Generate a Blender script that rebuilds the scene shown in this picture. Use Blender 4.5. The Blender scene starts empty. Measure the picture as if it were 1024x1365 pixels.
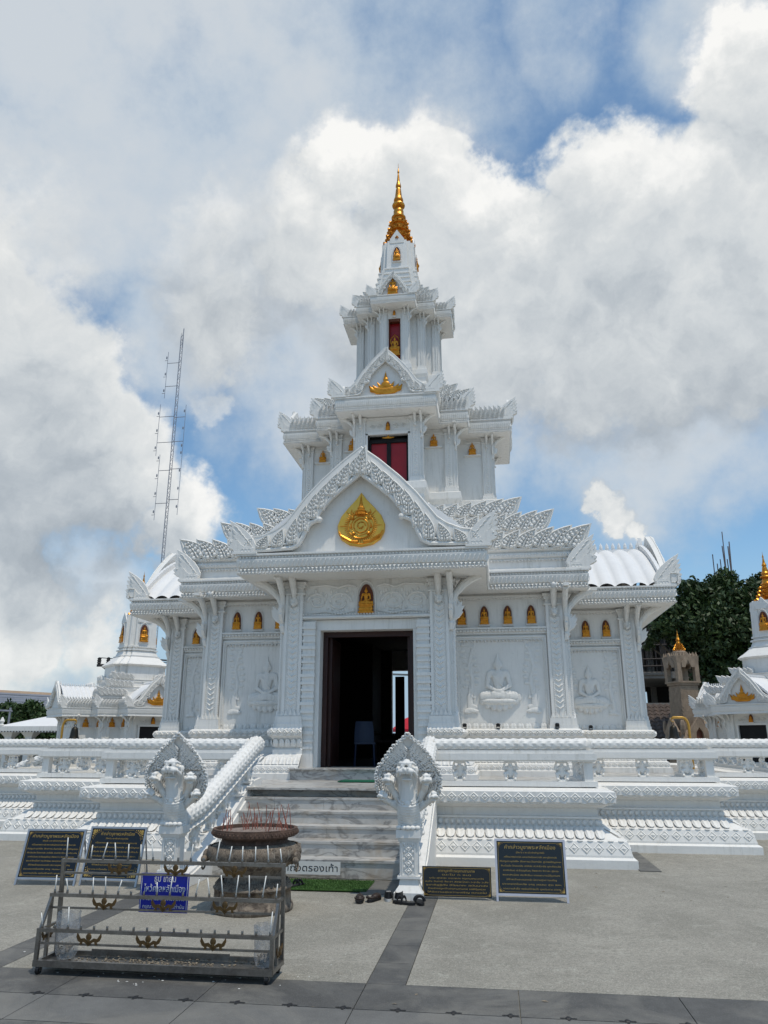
import bpy, math, random
import numpy as np
from mathutils import Vector, Matrix
random.seed(7); RNG = np.random.default_rng(7)
PI = math.pi
# ------------------------------------------------------------------ camera, world, sun, exposure
S = bpy.context.scene
CAM = (0.0, 0.0, 1.6)
FPX, HOR, DVX = 1000.0, 305.0, 149.0
PITCH = math.atan(HOR / FPX); YAW = math.atan(DVX / math.hypot(FPX, HOR))
cd = bpy.data.cameras.new('camera'); cam = bpy.data.objects.new('camera', cd); S.collection.objects.link(cam)
cam.location = CAM; cam.rotation_euler = (PI/2 + PITCH, 0, YAW)
cd.sensor_fit = 'VERTICAL'; cd.sensor_height = 24.0; cd.lens = 24.0 * FPX / 1365.0
cd.clip_start = 0.05; cd.clip_end = 3000
S.camera = cam
SUN_DIR = Vector((0.25, -0.24, 1.0)).normalized()
SUN_EL = math.asin(SUN_DIR.z); SUN_AZ = math.atan2(SUN_DIR.x, SUN_DIR.y)
Fv = Vector((-math.sin(YAW)*math.cos(PITCH), math.cos(YAW)*math.cos(PITCH), math.sin(PITCH)))
Rv = Vector((math.cos(YAW), math.sin(YAW), 0)); Uv = Rv.cross(Fv)
def sky_dir(x, y): return (Fv*FPX + Rv*(x-512) + Uv*(682.5-y)).normalized()

class NT:
    """tiny node helper"""
    def __init__(s, tree): s.t = tree; s.n = tree.nodes; s.l = tree.links
    def node(s, typ, **kw):
        n = s.n.new(typ)
        for k, v in kw.items():
            if k.startswith('_'): setattr(n, k[1:], v)
        return n
    def link(s, a, b): s.l.new(a, b)
    def val(s, sock, v):
        if isinstance(v, (int, float)): sock.default_value = v
        elif isinstance(v, (tuple, list, Vector)): sock.default_value = v
        else: s.link(v, sock)
    def math(s, op, a, b=None, c=None, clamp=False):
        n = s.n.new('ShaderNodeMath'); n.operation = op; n.use_clamp = clamp
        for i, v in enumerate((a, b, c)):
            if v is not None: s.val(n.inputs[i], v)
        return n.outputs[0]
    def vmath(s, op, a, b=None):
        n = s.n.new('ShaderNodeVectorMath'); n.operation = op
        s.val(n.inputs[0], a)
        if b is not None: s.val(n.inputs[1], b)
        return n.outputs['Value'] if op in ('DOT_PRODUCT', 'LENGTH', 'DISTANCE') else n.outputs[0]
    def vscale(s, a, k):
        n = s.n.new('ShaderNodeVectorMath'); n.operation = 'SCALE'; s.val(n.inputs[0], a); s.val(n.inputs['Scale'], k); return n.outputs[0]
    def noise(s, vec, scale, detail=4, rough=0.55, dist=0.0):
        n = s.n.new('ShaderNodeTexNoise'); s.link(vec, n.inputs['Vector'])
        n.inputs['Scale'].default_value = scale; n.inputs['Detail'].default_value = detail
        n.inputs['Roughness'].default_value = rough; n.inputs['Distortion'].default_value = dist
        return n
    def ramp(s, fac, stops):
        n = s.n.new('ShaderNodeValToRGB'); s.val(n.inputs[0], fac)
        e = n.color_ramp.elements
        while len(e) > 1: e.remove(e[-1])
        e[0].position = stops[0][0]; e[0].color = (*stops[0][1], 1)
        for p, c in stops[1:]:
            q = e.new(p); q.color = (*c, 1)
        return n.outputs[0]
    def mapr(s, v, a, b, c=0.0, d=1.0, smooth=False):
        n = s.n.new('ShaderNodeMapRange'); s.val(n.inputs[0], v)
        if smooth: n.interpolation_type = 'SMOOTHSTEP'
        for i, q in zip((1, 2, 3, 4), (a, b, c, d)): s.val(n.inputs[i], q)
        return n.outputs[0]
    def mix(s, fac, a, b, blend='MIX'):
        n = s.n.new('ShaderNodeMix'); n.data_type = 'RGBA'; n.blend_type = blend
        s.val(n.inputs[0], fac)
        for i, v in ((6, a), (7, b)):
            if isinstance(v, (tuple, list)): n.inputs[i].default_value = (*v[:3], 1)
            else: s.link(v, n.inputs[i])
        return n.outputs[2]

W = bpy.data.worlds.new('World'); S.world = W; W.use_nodes = True
w = NT(W.node_tree); w.n.clear()
out = w.n.new('ShaderNodeOutputWorld')
sky = w.n.new('ShaderNodeTexSky'); sky.sky_type = 'NISHITA'; sky.sun_disc = False
sky.sun_elevation = SUN_EL; sky.sun_rotation = SUN_AZ; sky.altitude = 0; sky.air_density = 1.0; sky.dust_density = 0.7; sky.ozone_density = 1.4
tc = w.n.new('ShaderNodeTexCoord'); D0 = tc.outputs['Generated']
warp = w.noise(D0, 4.5, 6, 0.6)
D1 = w.vmath('ADD', D0, w.vscale(w.vmath('SUBTRACT', warp.outputs['Color'], (0.5, 0.5, 0.5)), 0.17))
warp2 = w.noise(D0, 17.0, 8, 0.62)
D2 = w.vmath('ADD', D1, w.vscale(w.vmath('SUBTRACT', warp2.outputs['Color'], (0.5, 0.5, 0.5)), 0.085))
# banks of heaped cloud: centre, radius (pixels of the picture), density
HEAPS = [(10, 470, 150, 1.0), (70, 560, 130, 1.), (-150, 420, 260, 1.), (140, 640, 120, .95), (30, 640, 130, 1.), (240, 690, 85, .9),
         (480, 225, 90, 1.), (560, 260, 110, 1.), (640, 290, 90, 1.), (420, 330, 130, .9), (560, 400, 170, 1.), (680, 430, 160, .95), (300, 430, 110, .75), (300, 360, 120, .7),
         (790, 260, 95, 1.), (860, 320, 130, 1.), (740, 360, 120, 1.), (960, 280, 110, 1.), (1010, 130, 95, 1.), (1000, 60, 70, .9), (1130, 300, 200, 1.), (960, 430, 150, .95), (830, 480, 140, .95), (800, 15, 45, .35),
         (810, 668, 33, 1.), (845, 690, 28, 1.), (-20, 760, 80, .9), (10, 840, 100, .95), (130, 850, 70, .75), (-170, 900, 200, .9), (290, 545, 55, .65)]
def field(vec, lst):
    acc = None
    for (x, y, r, k) in lst:
        c = sky_dir(x, y); rr = r / 1000.0
        d = w.vmath('DISTANCE', vec, tuple(c))
        m = w.mapr(d, rr*1.3, rr*0.35, 0.0, k, True)
        acc = m if acc is None else w.math('MAXIMUM', acc, m)
    return acc
dens = field(D2, HEAPS)
big = w.noise(D0, 2.4, 5, 0.55); fine = w.noise(D0, 11.0, 9, 0.62)
body = w.math('ADD', dens, w.math('MULTIPLY', w.math('SUBTRACT', fine.outputs['Fac'], 0.5), 0.7))
outside = w.mapr(w.vmath('DOT_PRODUCT', D0, tuple(Fv)), 0.80, 0.55, 0.0, 1.0, True)       # beyond the picture the broken cloud goes on at random
body = w.math('ADD', body, w.math('MULTIPLY', outside, w.math('MULTIPLY', w.math('SUBTRACT', big.outputs['Fac'], 0.40), 2.2)))
heap = w.mapr(body, 0.18, 0.78, 0.0, 0.97, True)
SOFT = [(330, 330, 190, .95), (240, 450, 130, .8), (150, 210, 220, .85), (90, 40, 220, .85), (340, 60, 200, .8), (10, 250, 150, .85), (480, 520, 200, .85), (620, 560, 150, .75), (860, 570, 170, .8), (980, 610, 110, .6), (970, 30, 120, .8),
        (560, 110, 150, .6), (300, 590, 60, .45), (740, 30, 90, .5), (900, 700, 70, .4), (100, 800, 130, .7), (640, 680, 60, .35)]
soft = w.math('ADD', field(D1, SOFT), w.math('MULTIPLY', w.math('SUBTRACT', fine.outputs['Fac'], 0.5), 0.9))
veil = w.mapr(soft, 0.05, 0.85, 0.04, 0.92, True)
hz_ = w.n.new('ShaderNodeSeparateXYZ'); w.link(D0, hz_.inputs[0])
veil = w.math('MAXIMUM', veil, w.mapr(hz_.outputs['Z'], 0.26, 0.04, 0.0, 0.93, True))
# shading: bright crisp tops, greyer bases
dens_up = field(w.vmath('ADD', D2, (0.015, 0.0, 0.06)), HEAPS[:24])
edge = w.math('SUBTRACT', dens, dens_up)
relief = w.math('SUBTRACT', w.noise(D1, 8.0, 8, 0.58).outputs['Fac'], w.noise(w.vmath('ADD', D1, (0, 0, 0.03)), 8.0, 8, 0.58).outputs['Fac'])
bright = w.math('ADD', 0.52, w.math('ADD', w.math('MULTIPLY', edge, 0.62), w.math('MULTIPLY', relief, 1.0)))
bright = w.math('ADD', bright, w.math('MULTIPLY', w.math('SUBTRACT', big.outputs['Fac'], 0.5), 0.45))
BASES = [(60, 640, 150, .22), (180, 700, 110, .18), (0, 560, 130, .12), (880, 520, 180, .16), (700, 480, 150, .08), (10, 880, 170, .30), (130, 870, 100, .22), (330, 380, 150, .10), (500, 420, 120, .06)]   # grey undersides of the heaps
bright = w.math('SUBTRACT', bright, field(D1, BASES))
ccol = w.ramp(bright, [(0.0, (.32, .36, .40)), (0.25, (.45, .49, .525)), (0.50, (.61, .64, .655)), (0.72, (.73, .745, .74)), (1.0, (.93, .92, .89))])
vcol = w.ramp(w.math('ADD', soft, w.math('SUBTRACT', big.outputs['Fac'], 0.5)), [(.2, (.36, .49, .63)), (.95, (.60, .645, .685))])
bg1 = w.n.new('ShaderNodeBackground'); w.link(w.mix(1.0, sky.outputs[0], (.80, 1.0, 1.04), 'MULTIPLY'), bg1.inputs[0]); bg1.inputs[1].default_value = 0.135
bg2 = w.n.new('ShaderNodeBackground'); w.link(w.mix(heap, vcol, ccol), bg2.inputs[0]); bg2.inputs[1].default_value = 1.0
mx = w.n.new('ShaderNodeMixShader'); w.link(w.math('MAXIMUM', veil, heap), mx.inputs[0]); w.link(bg1.outputs[0], mx.inputs[1]); w.link(bg2.outputs[0], mx.inputs[2])
w.link(mx.outputs[0], out.inputs[0])

sl = bpy.data.lights.new('sun', 'SUN'); sl.energy = 2.35; sl.angle = math.radians(0.6); sl.color = (1.0, 0.92, 0.80)
so = bpy.data.objects.new('sun', sl); S.collection.objects.link(so)
so.rotation_euler = SUN_DIR.to_track_quat('Z', 'Y').to_euler()
S.view_settings.view_transform = 'Standard'; S.view_settings.look = 'None'
S.view_settings.exposure = 0.08; S.view_settings.gamma = 1.0; S.view_settings.use_curve_mapping = False
S.render.engine = 'CYCLES'
S.cycles.max_bounces = 6; S.cycles.diffuse_bounces = 3; S.cycles.glossy_bounces = 3; S.cycles.transparent_max_bounces = 8

# ------------------------------------------------------------------ materials
MATS = {}
def mat(name, col, rough=0.6, metal=0.0, var=0.12, scale=3.0, bump=0.0, bscale=40.0, col2=None, spec=0.4, alpha=None, extra=None):
    m = bpy.data.materials.new(name); m.use_nodes = True; t = NT(m.node_tree)
    b = m.node_tree.nodes['Principled BSDF']
    tcn = t.n.new('ShaderNodeTexCoord'); V = tcn.outputs['Object']
    n1 = t.noise(V, scale, 6, 0.6); n2 = t.noise(V, scale*6.3, 4, 0.6)
    f = t.math('ADD', t.math('MULTIPLY', n1.outputs['Fac'], 0.65), t.math('MULTIPLY', n2.outputs['Fac'], 0.35))
    c2 = col2 if col2 else tuple(c*(1-var*2.2) for c in col)
    c = t.mix(t.mapr(f, 0.35, 0.68), c2, col)
    if extra: c = extra(t, V, c)
    t.link(c, b.inputs['Base Color'])
    b.inputs['Roughness'].default_value = rough; b.inputs['Metallic'].default_value = metal
    b.inputs['Specular IOR Level'].default_value = spec
    if alpha is not None: b.inputs['Alpha'].default_value = alpha
    if bump:
        bn = t.n.new('ShaderNodeBump'); bn.inputs['Strength'].default_value = bump; bn.inputs['Distance'].default_value = 0.01
        t.link(t.noise(V, bscale, 5, 0.6).outputs['Fac'], bn.inputs['Height']); t.link(bn.outputs[0], b.inputs['Normal'])
    MATS[name] = m; return m
def rain_dirt(t, V, c):
    mp = t.n.new('ShaderNodeMapping'); t.link(V, mp.inputs[0]); mp.inputs['Scale'].default_value = (6.5, 6.5, 0.6)
    st = t.noise(mp.outputs[0], 2.2, 8, 0.7); patch = t.noise(V, 0.9, 3, .6)
    c = t.mix(t.math('MULTIPLY', t.mapr(st.outputs['Fac'], 0.50, 0.74, 0.0, 0.75), t.mapr(patch.outputs['Fac'], .38, .66)), c, (0.44, 0.42, 0.36))
    sp = t.noise(V, 13, 8, .75, .6)
    return t.mix(t.mapr(sp.outputs['Fac'], .60, .74, 0, .55), c, (.40, .385, .34))
mat('white_paint', (.81, .79, .745), .55, var=.035, scale=2.0, bump=.25, bscale=25, extra=rain_dirt)
# carved stucco: fine scrollwork relief over the geometry
def carved(name, sc, dist):
    m = mat(name, (.79, .785, .76), .6, var=.05, scale=4, extra=rain_dirt); t = NT(m.node_tree); b = m.node_tree.nodes['Principled BSDF']
    tcn = t.n.new('ShaderNodeTexCoord')
    wv = t.noise(tcn.outputs['Object'], 9, 2, .5)
    vv = t.vmath('ADD', tcn.outputs['Object'], t.vscale(wv.outputs['Color'], 0.12))
    vo = t.n.new('ShaderNodeTexVoronoi'); vo.feature = 'SMOOTH_F1'; t.link(vv, vo.inputs['Vector']); vo.inputs['Scale'].default_value = sc
    wa = t.math('SINE', t.math('MULTIPLY', vo.outputs['Distance'], 16.0))
    bn = t.n.new('ShaderNodeBump'); bn.inputs['Strength'].default_value = 1.0; bn.inputs['Distance'].default_value = dist
    t.link(wa, bn.inputs['Height']); t.link(bn.outputs[0], b.inputs['Normal'])
    return m
carved('carved_white', 9.0, 0.012); carved('carved_white_fine', 22.0, 0.006)
mat('roof_white', (.78, .775, .76), .5, var=.04, scale=1.5, bump=.15)
mat('gold', (.80, .37, .05), .36, .8, var=.2, scale=9, col2=(.48, .17, .015), bump=.3, bscale=60)
mat('gold_bright', (.86, .49, .10), .3, .75, var=.1, scale=8, col2=(.75, .40, .05), bump=.25, bscale=80)
mat('niche_red', (.15, .045, .02), .6)
mat('door_red', (.36, .010, .014), .35, var=.1)
mat('dark_wood', (.045, .014, .009), .45, var=.2)
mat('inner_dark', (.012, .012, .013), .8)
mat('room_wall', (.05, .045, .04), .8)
def concrete_extra(t, V, c):
    n = t.noise(V, .55, 7, .62, .8); n3 = t.noise(V, 1.9, 8, .75, 1.0)
    c = t.mix(t.mapr(n.outputs['Fac'], .46, .54, 0, .55), c, (.21, .196, .16))
    c = t.mix(t.mapr(n3.outputs['Fac'], .52, .66, 0, .45), c, (.165, .155, .125))
    c = t.mix(t.mapr(t.noise(V, 5, 9, .82, .5).outputs['Fac'], .52, .66, 0, .55), c, (.44, .425, .36))
    g = t.noise(V, 26, 6, .85)
    c = t.mix(t.mapr(g.outputs['Fac'], .46, .60, 0, .60), c, (.135, .13, .11))
    ng = t.noise(V, 75, 4, .85)
    return t.mix(t.mapr(ng.outputs['Fac'], .53, .63, 0, .7), c, (.56, .545, .47))
mat('concrete', (.345, .32, .268), .8, var=.1, scale=.8, bump=.5, bscale=90, extra=concrete_extra)
def tile_extra(t, V, c):
    c = t.mix(t.mapr(t.noise(V, 1.3, 7, .7, .8).outputs['Fac'], .45, .60, 0, .55), c, (.20, .19, .165))
    n = t.noise(V, 4, 8, .75, .8)
    c = t.mix(t.mapr(n.outputs['Fac'], .52, .72, 0, .35), c, (.16, .16, .15))
    g = t.noise(V, 160, 2, .5)
    return t.mix(t.mapr(g.outputs['Fac'], .62, .7, 0, .6), c, (.32, .32, .31))
mat('dark_stone', (.10, .098, .092), .62, var=.15, scale=3, bump=.3, bscale=70, extra=tile_extra)
mat('grey_stone', (.16, .158, .148), .7, var=.15, scale=2, bump=.3, bscale=70, extra=tile_extra)
mat('joint', (.34, .33, .30), .8)
def marble(t, V, c):
    mp = t.n.new('ShaderNodeMapping'); t.link(V, mp.inputs[0]); mp.inputs['Rotation'].default_value = (0.3, .75, .4); mp.inputs['Scale'].default_value = (1.1, 1.1, 3.2)
    n = t.noise(mp.outputs[0], 1.7, 8, .55, .9)
    r = t.math('ABSOLUTE', t.math('SUBTRACT', n.outputs['Fac'], .5))
    c = t.mix(t.mapr(r, .0, .05, .8, 0), c, (.20, .19, .18))
    n2 = t.noise(V, 2.1, 6, .65, .8)
    return t.mix(t.mapr(n2.outputs['Fac'], .52, .70, 0, .55), c, (.40, .31, .21))
mat('marble', (.57, .555, .52), .32, var=.12, scale=2.0, spec=.5, extra=marble)
mat('marble_plaque', (.62, .62, .60), .3, var=.05, scale=4)
mat('granite_black', (.008, .008, .010), .16, var=.2, scale=60, spec=.5)
mat('gold_letter', (.50, .33, .09), .4, .35, var=.1)
mat('frame_steel', (.46, .46, .47), .35, .7, var=.1, scale=10)
mat('board_frame', (.56, .56, .62), .4, .2, var=.06, scale=10)
mat('rack_steel', (.30, .285, .26), .34, .85, var=.15, scale=8, bump=.1, col2=(.15, .135, .12))
mat('ornament_bronze', (.17, .10, .035), .45, .6, var=.3, scale=20, col2=(.06, .04, .02))
mat('candle_wax', (.80, .79, .74), .5, var=.03)
mat('wick', (.03, .025, .02), .9)
mat('incense_stick', (.40, .09, .045), .8, var=.2, scale=30, col2=(.26, .12, .09))
mat('ash', (.34, .27, .23), .95, var=.25, scale=12, bump=1.0, bscale=60)
def pot_stain(t, V, c):
    n = t.noise(V, 6, 8, .7, 1.2); mp = t.n.new('ShaderNodeMapping'); t.link(V, mp.inputs[0]); mp.inputs['Scale'].default_value = (7, 7, 1)
    s2 = t.noise(mp.outputs[0], 3, 6, .7)
    c = t.mix(t.mapr(n.outputs['Fac'], .47, .60, 0, .9), c, (.055, .04, .03))
    return t.mix(t.mapr(s2.outputs['Fac'], .53, .66, 0, .6), c, (.40, .35, .28))
mat('pot_stone', (.30, .24, .18), .75, var=.25, scale=5, bump=.8, bscale=45, extra=pot_stain)
mat('pot_rim', (.17, .10, .07), .7, var=.35, scale=14, bump=1.0, bscale=55, col2=(.05, .03, .02))
mat('blue_sign', (.008, .02, .36), .35, var=.05)
mat('white_letter', (.80, .80, .80), .5, var=.02)
mat('black_letter', (.01, .01, .015), .5)
mat('green_mat', (.075, .17, .035), .95, var=.2, scale=14, bump=1.0, bscale=220)
mat('teal_mat', (.005, .12, .06), .9, var=.2)
mat('rubber', (.010, .010, .011), .55, bump=.3)
mat('brown_leather', (.035, .022, .016), .5, bump=.3)
mat('sole_white', (.62, .62, .60), .6)
mat('blue_plastic', (.006, .02, .07), .4)
mat('red_cloth', (.62, .02, .04), .8); mat('blue_cloth', (.02, .12, .45), .8)
mat('sandstone', (.37, .28, .20), .85, var=.2, scale=4, bump=.8, bscale=25)
mat('bell_bronze', (.05, .045, .035), .4, .8); mat('pole_gold', (.58, .32, .05), .4, .2)
mat('bare_concrete', (.30, .28, .25), .85, var=.2, scale=1.2, bump=.4)
mat('scaffold', (.06, .05, .045), .8)
mat('rust_rebar', (.16, .13, .13), .7)
mat('tile_brown', (.12, .085, .065), .75, var=.25, scale=5, bump=.3)
mat('metal_roof', (.20, .23, .28), .5, .3, var=.15, scale=.6)
mat('tan_roof', (.42, .30, .20), .8)
mat('mast_steel', (.34, .34, .37), .5, .5); mat('mast_red', (.30, .16, .16), .6)
mat('bark', (.10, .075, .05), .9, bump=.8)
def leafy(t, V, c):
    n = t.noise(V, 1.1, 4, .6); return t.mix(t.mapr(n.outputs['Fac'], .4, .62, 0, .75), c, (.018, .035, .010))
mat('foliage', (.065, .11, .028), .55, var=.3, scale=9, col2=(.028, .052, .012), extra=leafy)
mat('foliage_light', (.06, .11, .022), .6, var=.3, scale=9, col2=(.03, .06, .012), extra=leafy)
mat('dry_debris', (.40, .33, .24), .9, var=.3, scale=30)
mat('lamp_black', (.015, .015, .016), .5)
def plastic_bag():
    m = mat('clear_plastic', (.50, .51, .52), .25, var=.1, scale=12, bump=1.0, bscale=18); t = NT(m.node_tree); b = t.n['Principled BSDF']
    tr = t.n.new('ShaderNodeBsdfTransparent'); mixs = t.n.new('ShaderNodeMixShader'); o = t.n['Material Output']
    tcn = t.n.new('ShaderNodeTexCoord'); t.link(t.mapr(t.noise(tcn.outputs['Object'], 14, 5, .7).outputs['Fac'], .4, .65, .22, .62), mixs.inputs[0])
    t.link(tr.outputs[0], mixs.inputs[1]); t.link(b.outputs[0], mixs.inputs[2]); t.link(mixs.outputs[0], o.inputs[0])
plastic_bag()

# ------------------------------------------------------------------ mesh helpers
COL = S.collection
class MB:
    def __init__(s): s.v = []; s.f = []; s.n = 0
    def add(s, v, f):
        v = np.asarray(v, float).reshape(-1, 3); s.v.append(v)
        k = s.n; s.f.extend([tuple(i+k for i in q) for q in f]); s.n += len(v); return s
    def merge(s, o, M=None):
        v = o.verts()
        if M is not None: v = v @ np.array(M)[:3, :3].T + np.array(M)[:3, 3]
        return s.add(v, o.f)
    def verts(s): return np.concatenate(s.v) if s.v else np.zeros((0, 3))
    def box(s, x0, x1, y0, y1, z0, z1):
        return s.add([(x0,y0,z0),(x1,y0,z0),(x1,y1,z0),(x0,y1,z0),(x0,y0,z1),(x1,y0,z1),(x1,y1,z1),(x0,y1,z1)],
                     [(0,3,2,1),(4,5,6,7),(0,1,5,4),(1,2,6,5),(2,3,7,6),(3,0,4,7)])
    def frustum(s, c, w0, d0, w1, d1, z0, z1):
        x, y = c
        return s.add([(x-w0,y-d0,z0),(x+w0,y-d0,z0),(x+w0,y+d0,z0),(x-w0,y+d0,z0),(x-w1,y-d1,z1),(x+w1,y-d1,z1),(x+w1,y+d1,z1),(x-w1,y+d1,z1)],
                     [(0,3,2,1),(4,5,6,7),(0,1,5,4),(1,2,6,5),(2,3,7,6),(3,0,4,7)])
    def prism(s, pts, y0, y1, bev=0.0):
        """outline pts in (x, z), front at y0 (towards the viewer), back at y1"""
        n = len(pts); P = np.array(pts, float); c = P.mean(0)
        a = sum(P[i][0]*P[(i+1) % n][1]-P[(i+1) % n][0]*P[i][1] for i in range(n))
        if a < 0: P = P[::-1]
        F = P if not bev else c + (P-c)*(1-bev)
        rings = [np.column_stack([P[:,0], np.full(n, y1), P[:,1]])]
        if bev:
            rings.append(np.column_stack([P[:,0], np.full(n, y0+(y1-y0)*.45), P[:,1]]))
        rings.append(np.column_stack([F[:,0], np.full(n, y0), F[:,1]]))
        f = []
        for r in range(len(rings)-1):
            for i in range(n):
                j = (i+1) % n; f.append((r*n+j, r*n+i, (r+1)*n+i, (r+1)*n+j))
        k = (len(rings)-1)*n
        f.append(tuple(k+i for i in range(n))); f.append(tuple(n-1-i for i in range(n)))
        return s.add(np.concatenate(rings), f)
    def lathe(s, prof, n=16, c=(0,0,0), lobes=0, amp=0.0, ph=0.0):
        v = []; f = []
        for r, z in prof:
            for i in range(n):
                a = 2*PI*i/n+ph; rr = r*(1+amp*abs(math.sin(lobes*a/2))) if lobes else r
                v.append((c[0]+rr*math.cos(a), c[1]+rr*math.sin(a), c[2]+z))
        m = len(prof)
        for j in range(m-1):
            for i in range(n):
                k = (i+1) % n; f.append((j*n+i, j*n+k, (j+1)*n+k, (j+1)*n+i))
        f.append(tuple(n-1-i for i in range(n))); f.append(tuple((m-1)*n+i for i in range(n)))
        return s.add(v, f)
    def ball(s, c, r, n=8, m=5):
        rx, ry, rz = (r, r, r) if isinstance(r, (int, float)) else r
        v = [(c[0], c[1], c[2]-rz)]; f = []
        for j in range(1, m):
            t = PI*j/m
            for i in range(n):
                a = 2*PI*i/n; v.append((c[0]+rx*math.sin(t)*math.cos(a), c[1]+ry*math.sin(t)*math.sin(a), c[2]-rz*math.cos(t)))
        v.append((c[0], c[1], c[2]+rz)); T = len(v)-1
        for i in range(n): f.append((0, 1+(i+1) % n, 1+i))
        for j in range(m-2):
            for i in range(n):
                k = (i+1) % n; a = 1+j*n; f.append((a+i, a+k, a+n+k, a+n+i))
        a = 1+(m-2)*n
        for i in range(n): f.append((a+i, a+(i+1) % n, T))
        return s.add(v, f)
    def tube(s, pts, r, n=8, flat=1.0, cap=True, up=(0,0,1)):
        P = [Vector(p) for p in pts]; m = len(P)
        rs = list(r) if hasattr(r, '__len__') else [r]*m
        v = []; f = []; U = Vector(up); prev = None
        for j in range(m):
            t = (P[min(j+1, m-1)]-P[max(j-1, 0)]).normalized()
            x = t.cross(U)
            if x.length < 1e-3: x = t.cross(Vector((1, 0, 0))) if prev is None else prev
            x.normalize()
            if prev is not None and x.dot(prev) < 0 and abs(t.dot(U)) > .9: x = -x
            prev = x; y = x.cross(t)
            for i in range(n):
                a = 2*PI*i/n; p = P[j]+x*(rs[j]*math.cos(a))+y*(rs[j]*flat*math.sin(a)); v.append(tuple(p))
        for j in range(m-1):
            for i in range(n):
                k = (i+1) % n; f.append((j*n+i, j*n+k, (j+1)*n+k, (j+1)*n+i))
        if cap: f.append(tuple(n-1-i for i in range(n))); f.append(tuple((m-1)*n+i for i in range(n)))
        return s.add(v, f)
    def caps(s, a, b, ra, rb=None, k=6):
        """tapered capsule as overlapping balls, for fusing"""
        a = Vector(a); b = Vector(b); rb = ra if rb is None else rb
        for i in range(k+1):
            t = i/k; s.ball(tuple(a.lerp(b, t)), ra+(rb-ra)*t, 10, 6)
        return s
    def sweep(s, prof, planfn, closed=True):
        rings = [np.array(planfn(o), float) for o, z in prof]; n = len(rings[0]); v = []; f = []
        for (o, z), R in zip(prof, rings): v += [(x, y, z) for x, y in R]
        for j in range(len(prof)-1):
            for i in range(n if closed else n-1):
                k = (i+1) % n; f.append((j*n+i, j*n+k, (j+1)*n+k, (j+1)*n+i))
        return s.add(v, f)
    def grid(s, fn, nu, nv, wrap=False):
        v = [fn(u/nu, t/nv) for t in range(nv+1) for u in range(nu if wrap else nu+1)]; w_ = nu if wrap else nu+1; f = []
        for j in range(nv):
            for i in range(nu):
                k = (i+1) % w_ if wrap else i+1
                f.append((j*w_+i, j*w_+k, (j+1)*w_+k, (j+1)*w_+i))
        return s.add(v, f)
    def mesh(s, name, m, smooth=False):
        me = bpy.data.meshes.new(name); me.from_pydata([tuple(p) for p in s.verts()], [], s.f)
        for k in (m if isinstance(m, (list, tuple)) else [m]): me.materials.append(MATS[k])
        if smooth: me.shade_smooth()
        me.update(); return me
def link(name, data, parent=None, loc=None, rot=None, scale=None, M=None):
    o = bpy.data.objects.new(name, data); COL.objects.link(o)
    if parent is not None: o.parent = parent
    if M is not None: o.matrix_local = M
    else:
        if loc is not None: o.location = loc
        if rot is not None: o.rotation_euler = rot
        if scale is not None: o.scale = scale if hasattr(scale, '__len__') else (scale,)*3
    return o
def part(name, mb, m, parent=None, smooth=False, **kw): return link(name, mb.mesh(name, m, smooth), parent, **kw)
def tag(o, label=None, cat=None, group=None, kind=None):
    if label: o['label'] = label
    if cat: o['category'] = cat
    if group: o['group'] = group
    if kind: o['kind'] = kind
    return o
def thing(name, label, cat, loc=(0,0,0), rz=0.0, group=None, scale=None):
    o = bpy.data.objects.new(name, None); COL.objects.link(o); o.location = loc; o.rotation_euler = (0, 0, rz)
    if scale: o.scale = (scale,)*3
    return tag(o, label, cat, group)
def empty(name, parent, loc=(0,0,0), rot=(0,0,0), scale=1.0):
    o = bpy.data.objects.new(name, None); COL.objects.link(o); o.parent = parent; o.location = loc; o.rotation_euler = rot
    o.scale = scale if hasattr(scale, '__len__') else (scale,)*3
    return o
def copy_tree(o, parent=None):
    c = o.copy(); COL.objects.link(c); c.parent = parent
    for ch in list(o.children): copy_tree(ch, c)
    return c
def fuse(mb, name, m, voxel, smooth=3, flat=None):
    """melt overlapping shapes into one continuous skin"""
    me0 = mb.mesh(name, m); o = bpy.data.objects.new('melt', me0); COL.objects.link(o)
    r = o.modifiers.new('r', 'REMESH'); r.mode = 'VOXEL'; r.voxel_size = voxel
    if smooth:
        q = o.modifiers.new('s', 'SMOOTH'); q.iterations = smooth; q.factor = .5
    dg = bpy.context.evaluated_depsgraph_get(); me = bpy.data.meshes.new_from_object(o.evaluated_get(dg), depsgraph=dg)
    bpy.data.objects.remove(o); me.name = name
    me.materials.clear(); me.materials.append(MATS[m]); me.shade_smooth()
    return me
def T(x=0, y=0, z=0, rz=0, sx=1, sy=1, sz=1):
    return Matrix.Translation((x, y, z)) @ Matrix.Rotation(rz, 4, 'Z') @ Matrix.Diagonal((sx, sy, sz, 1))
def plan3(A):
    a1, a2, a3 = A
    def fn(o):
        q = [(a1+o, -(a3+o)), (a1+o, -(a2+o)), (a2+o, -(a2+o)), (a2+o, -(a1+o)), (a3+o, -(a1+o))]
        r = [(x, -y) for x, y in reversed(q)]
        return q + r + [(-x, -y) for x, y in q] + [(-x, -y) for x, y in r]
    return fn
def planbox(a, b=None):
    b = a if b is None else b
    return lambda o: [(a+o, -(b+o)), (a+o, b+o), (-(a+o), b+o), (-(a+o), -(b+o))]
def edges(pts, closed=True, back=False):
    n = len(pts); out = []
    for i in range(n if closed else n-1):
        a = Vector((*pts[i], 0)); b = Vector((*pts[(i+1) % n], 0)); e = b-a; L = e.length
        if L < 1e-4: continue
        e.normalize()
        if e.x < -.5 and not back: continue     # faces the far side
        out.append((a, e, L))
    return out
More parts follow.
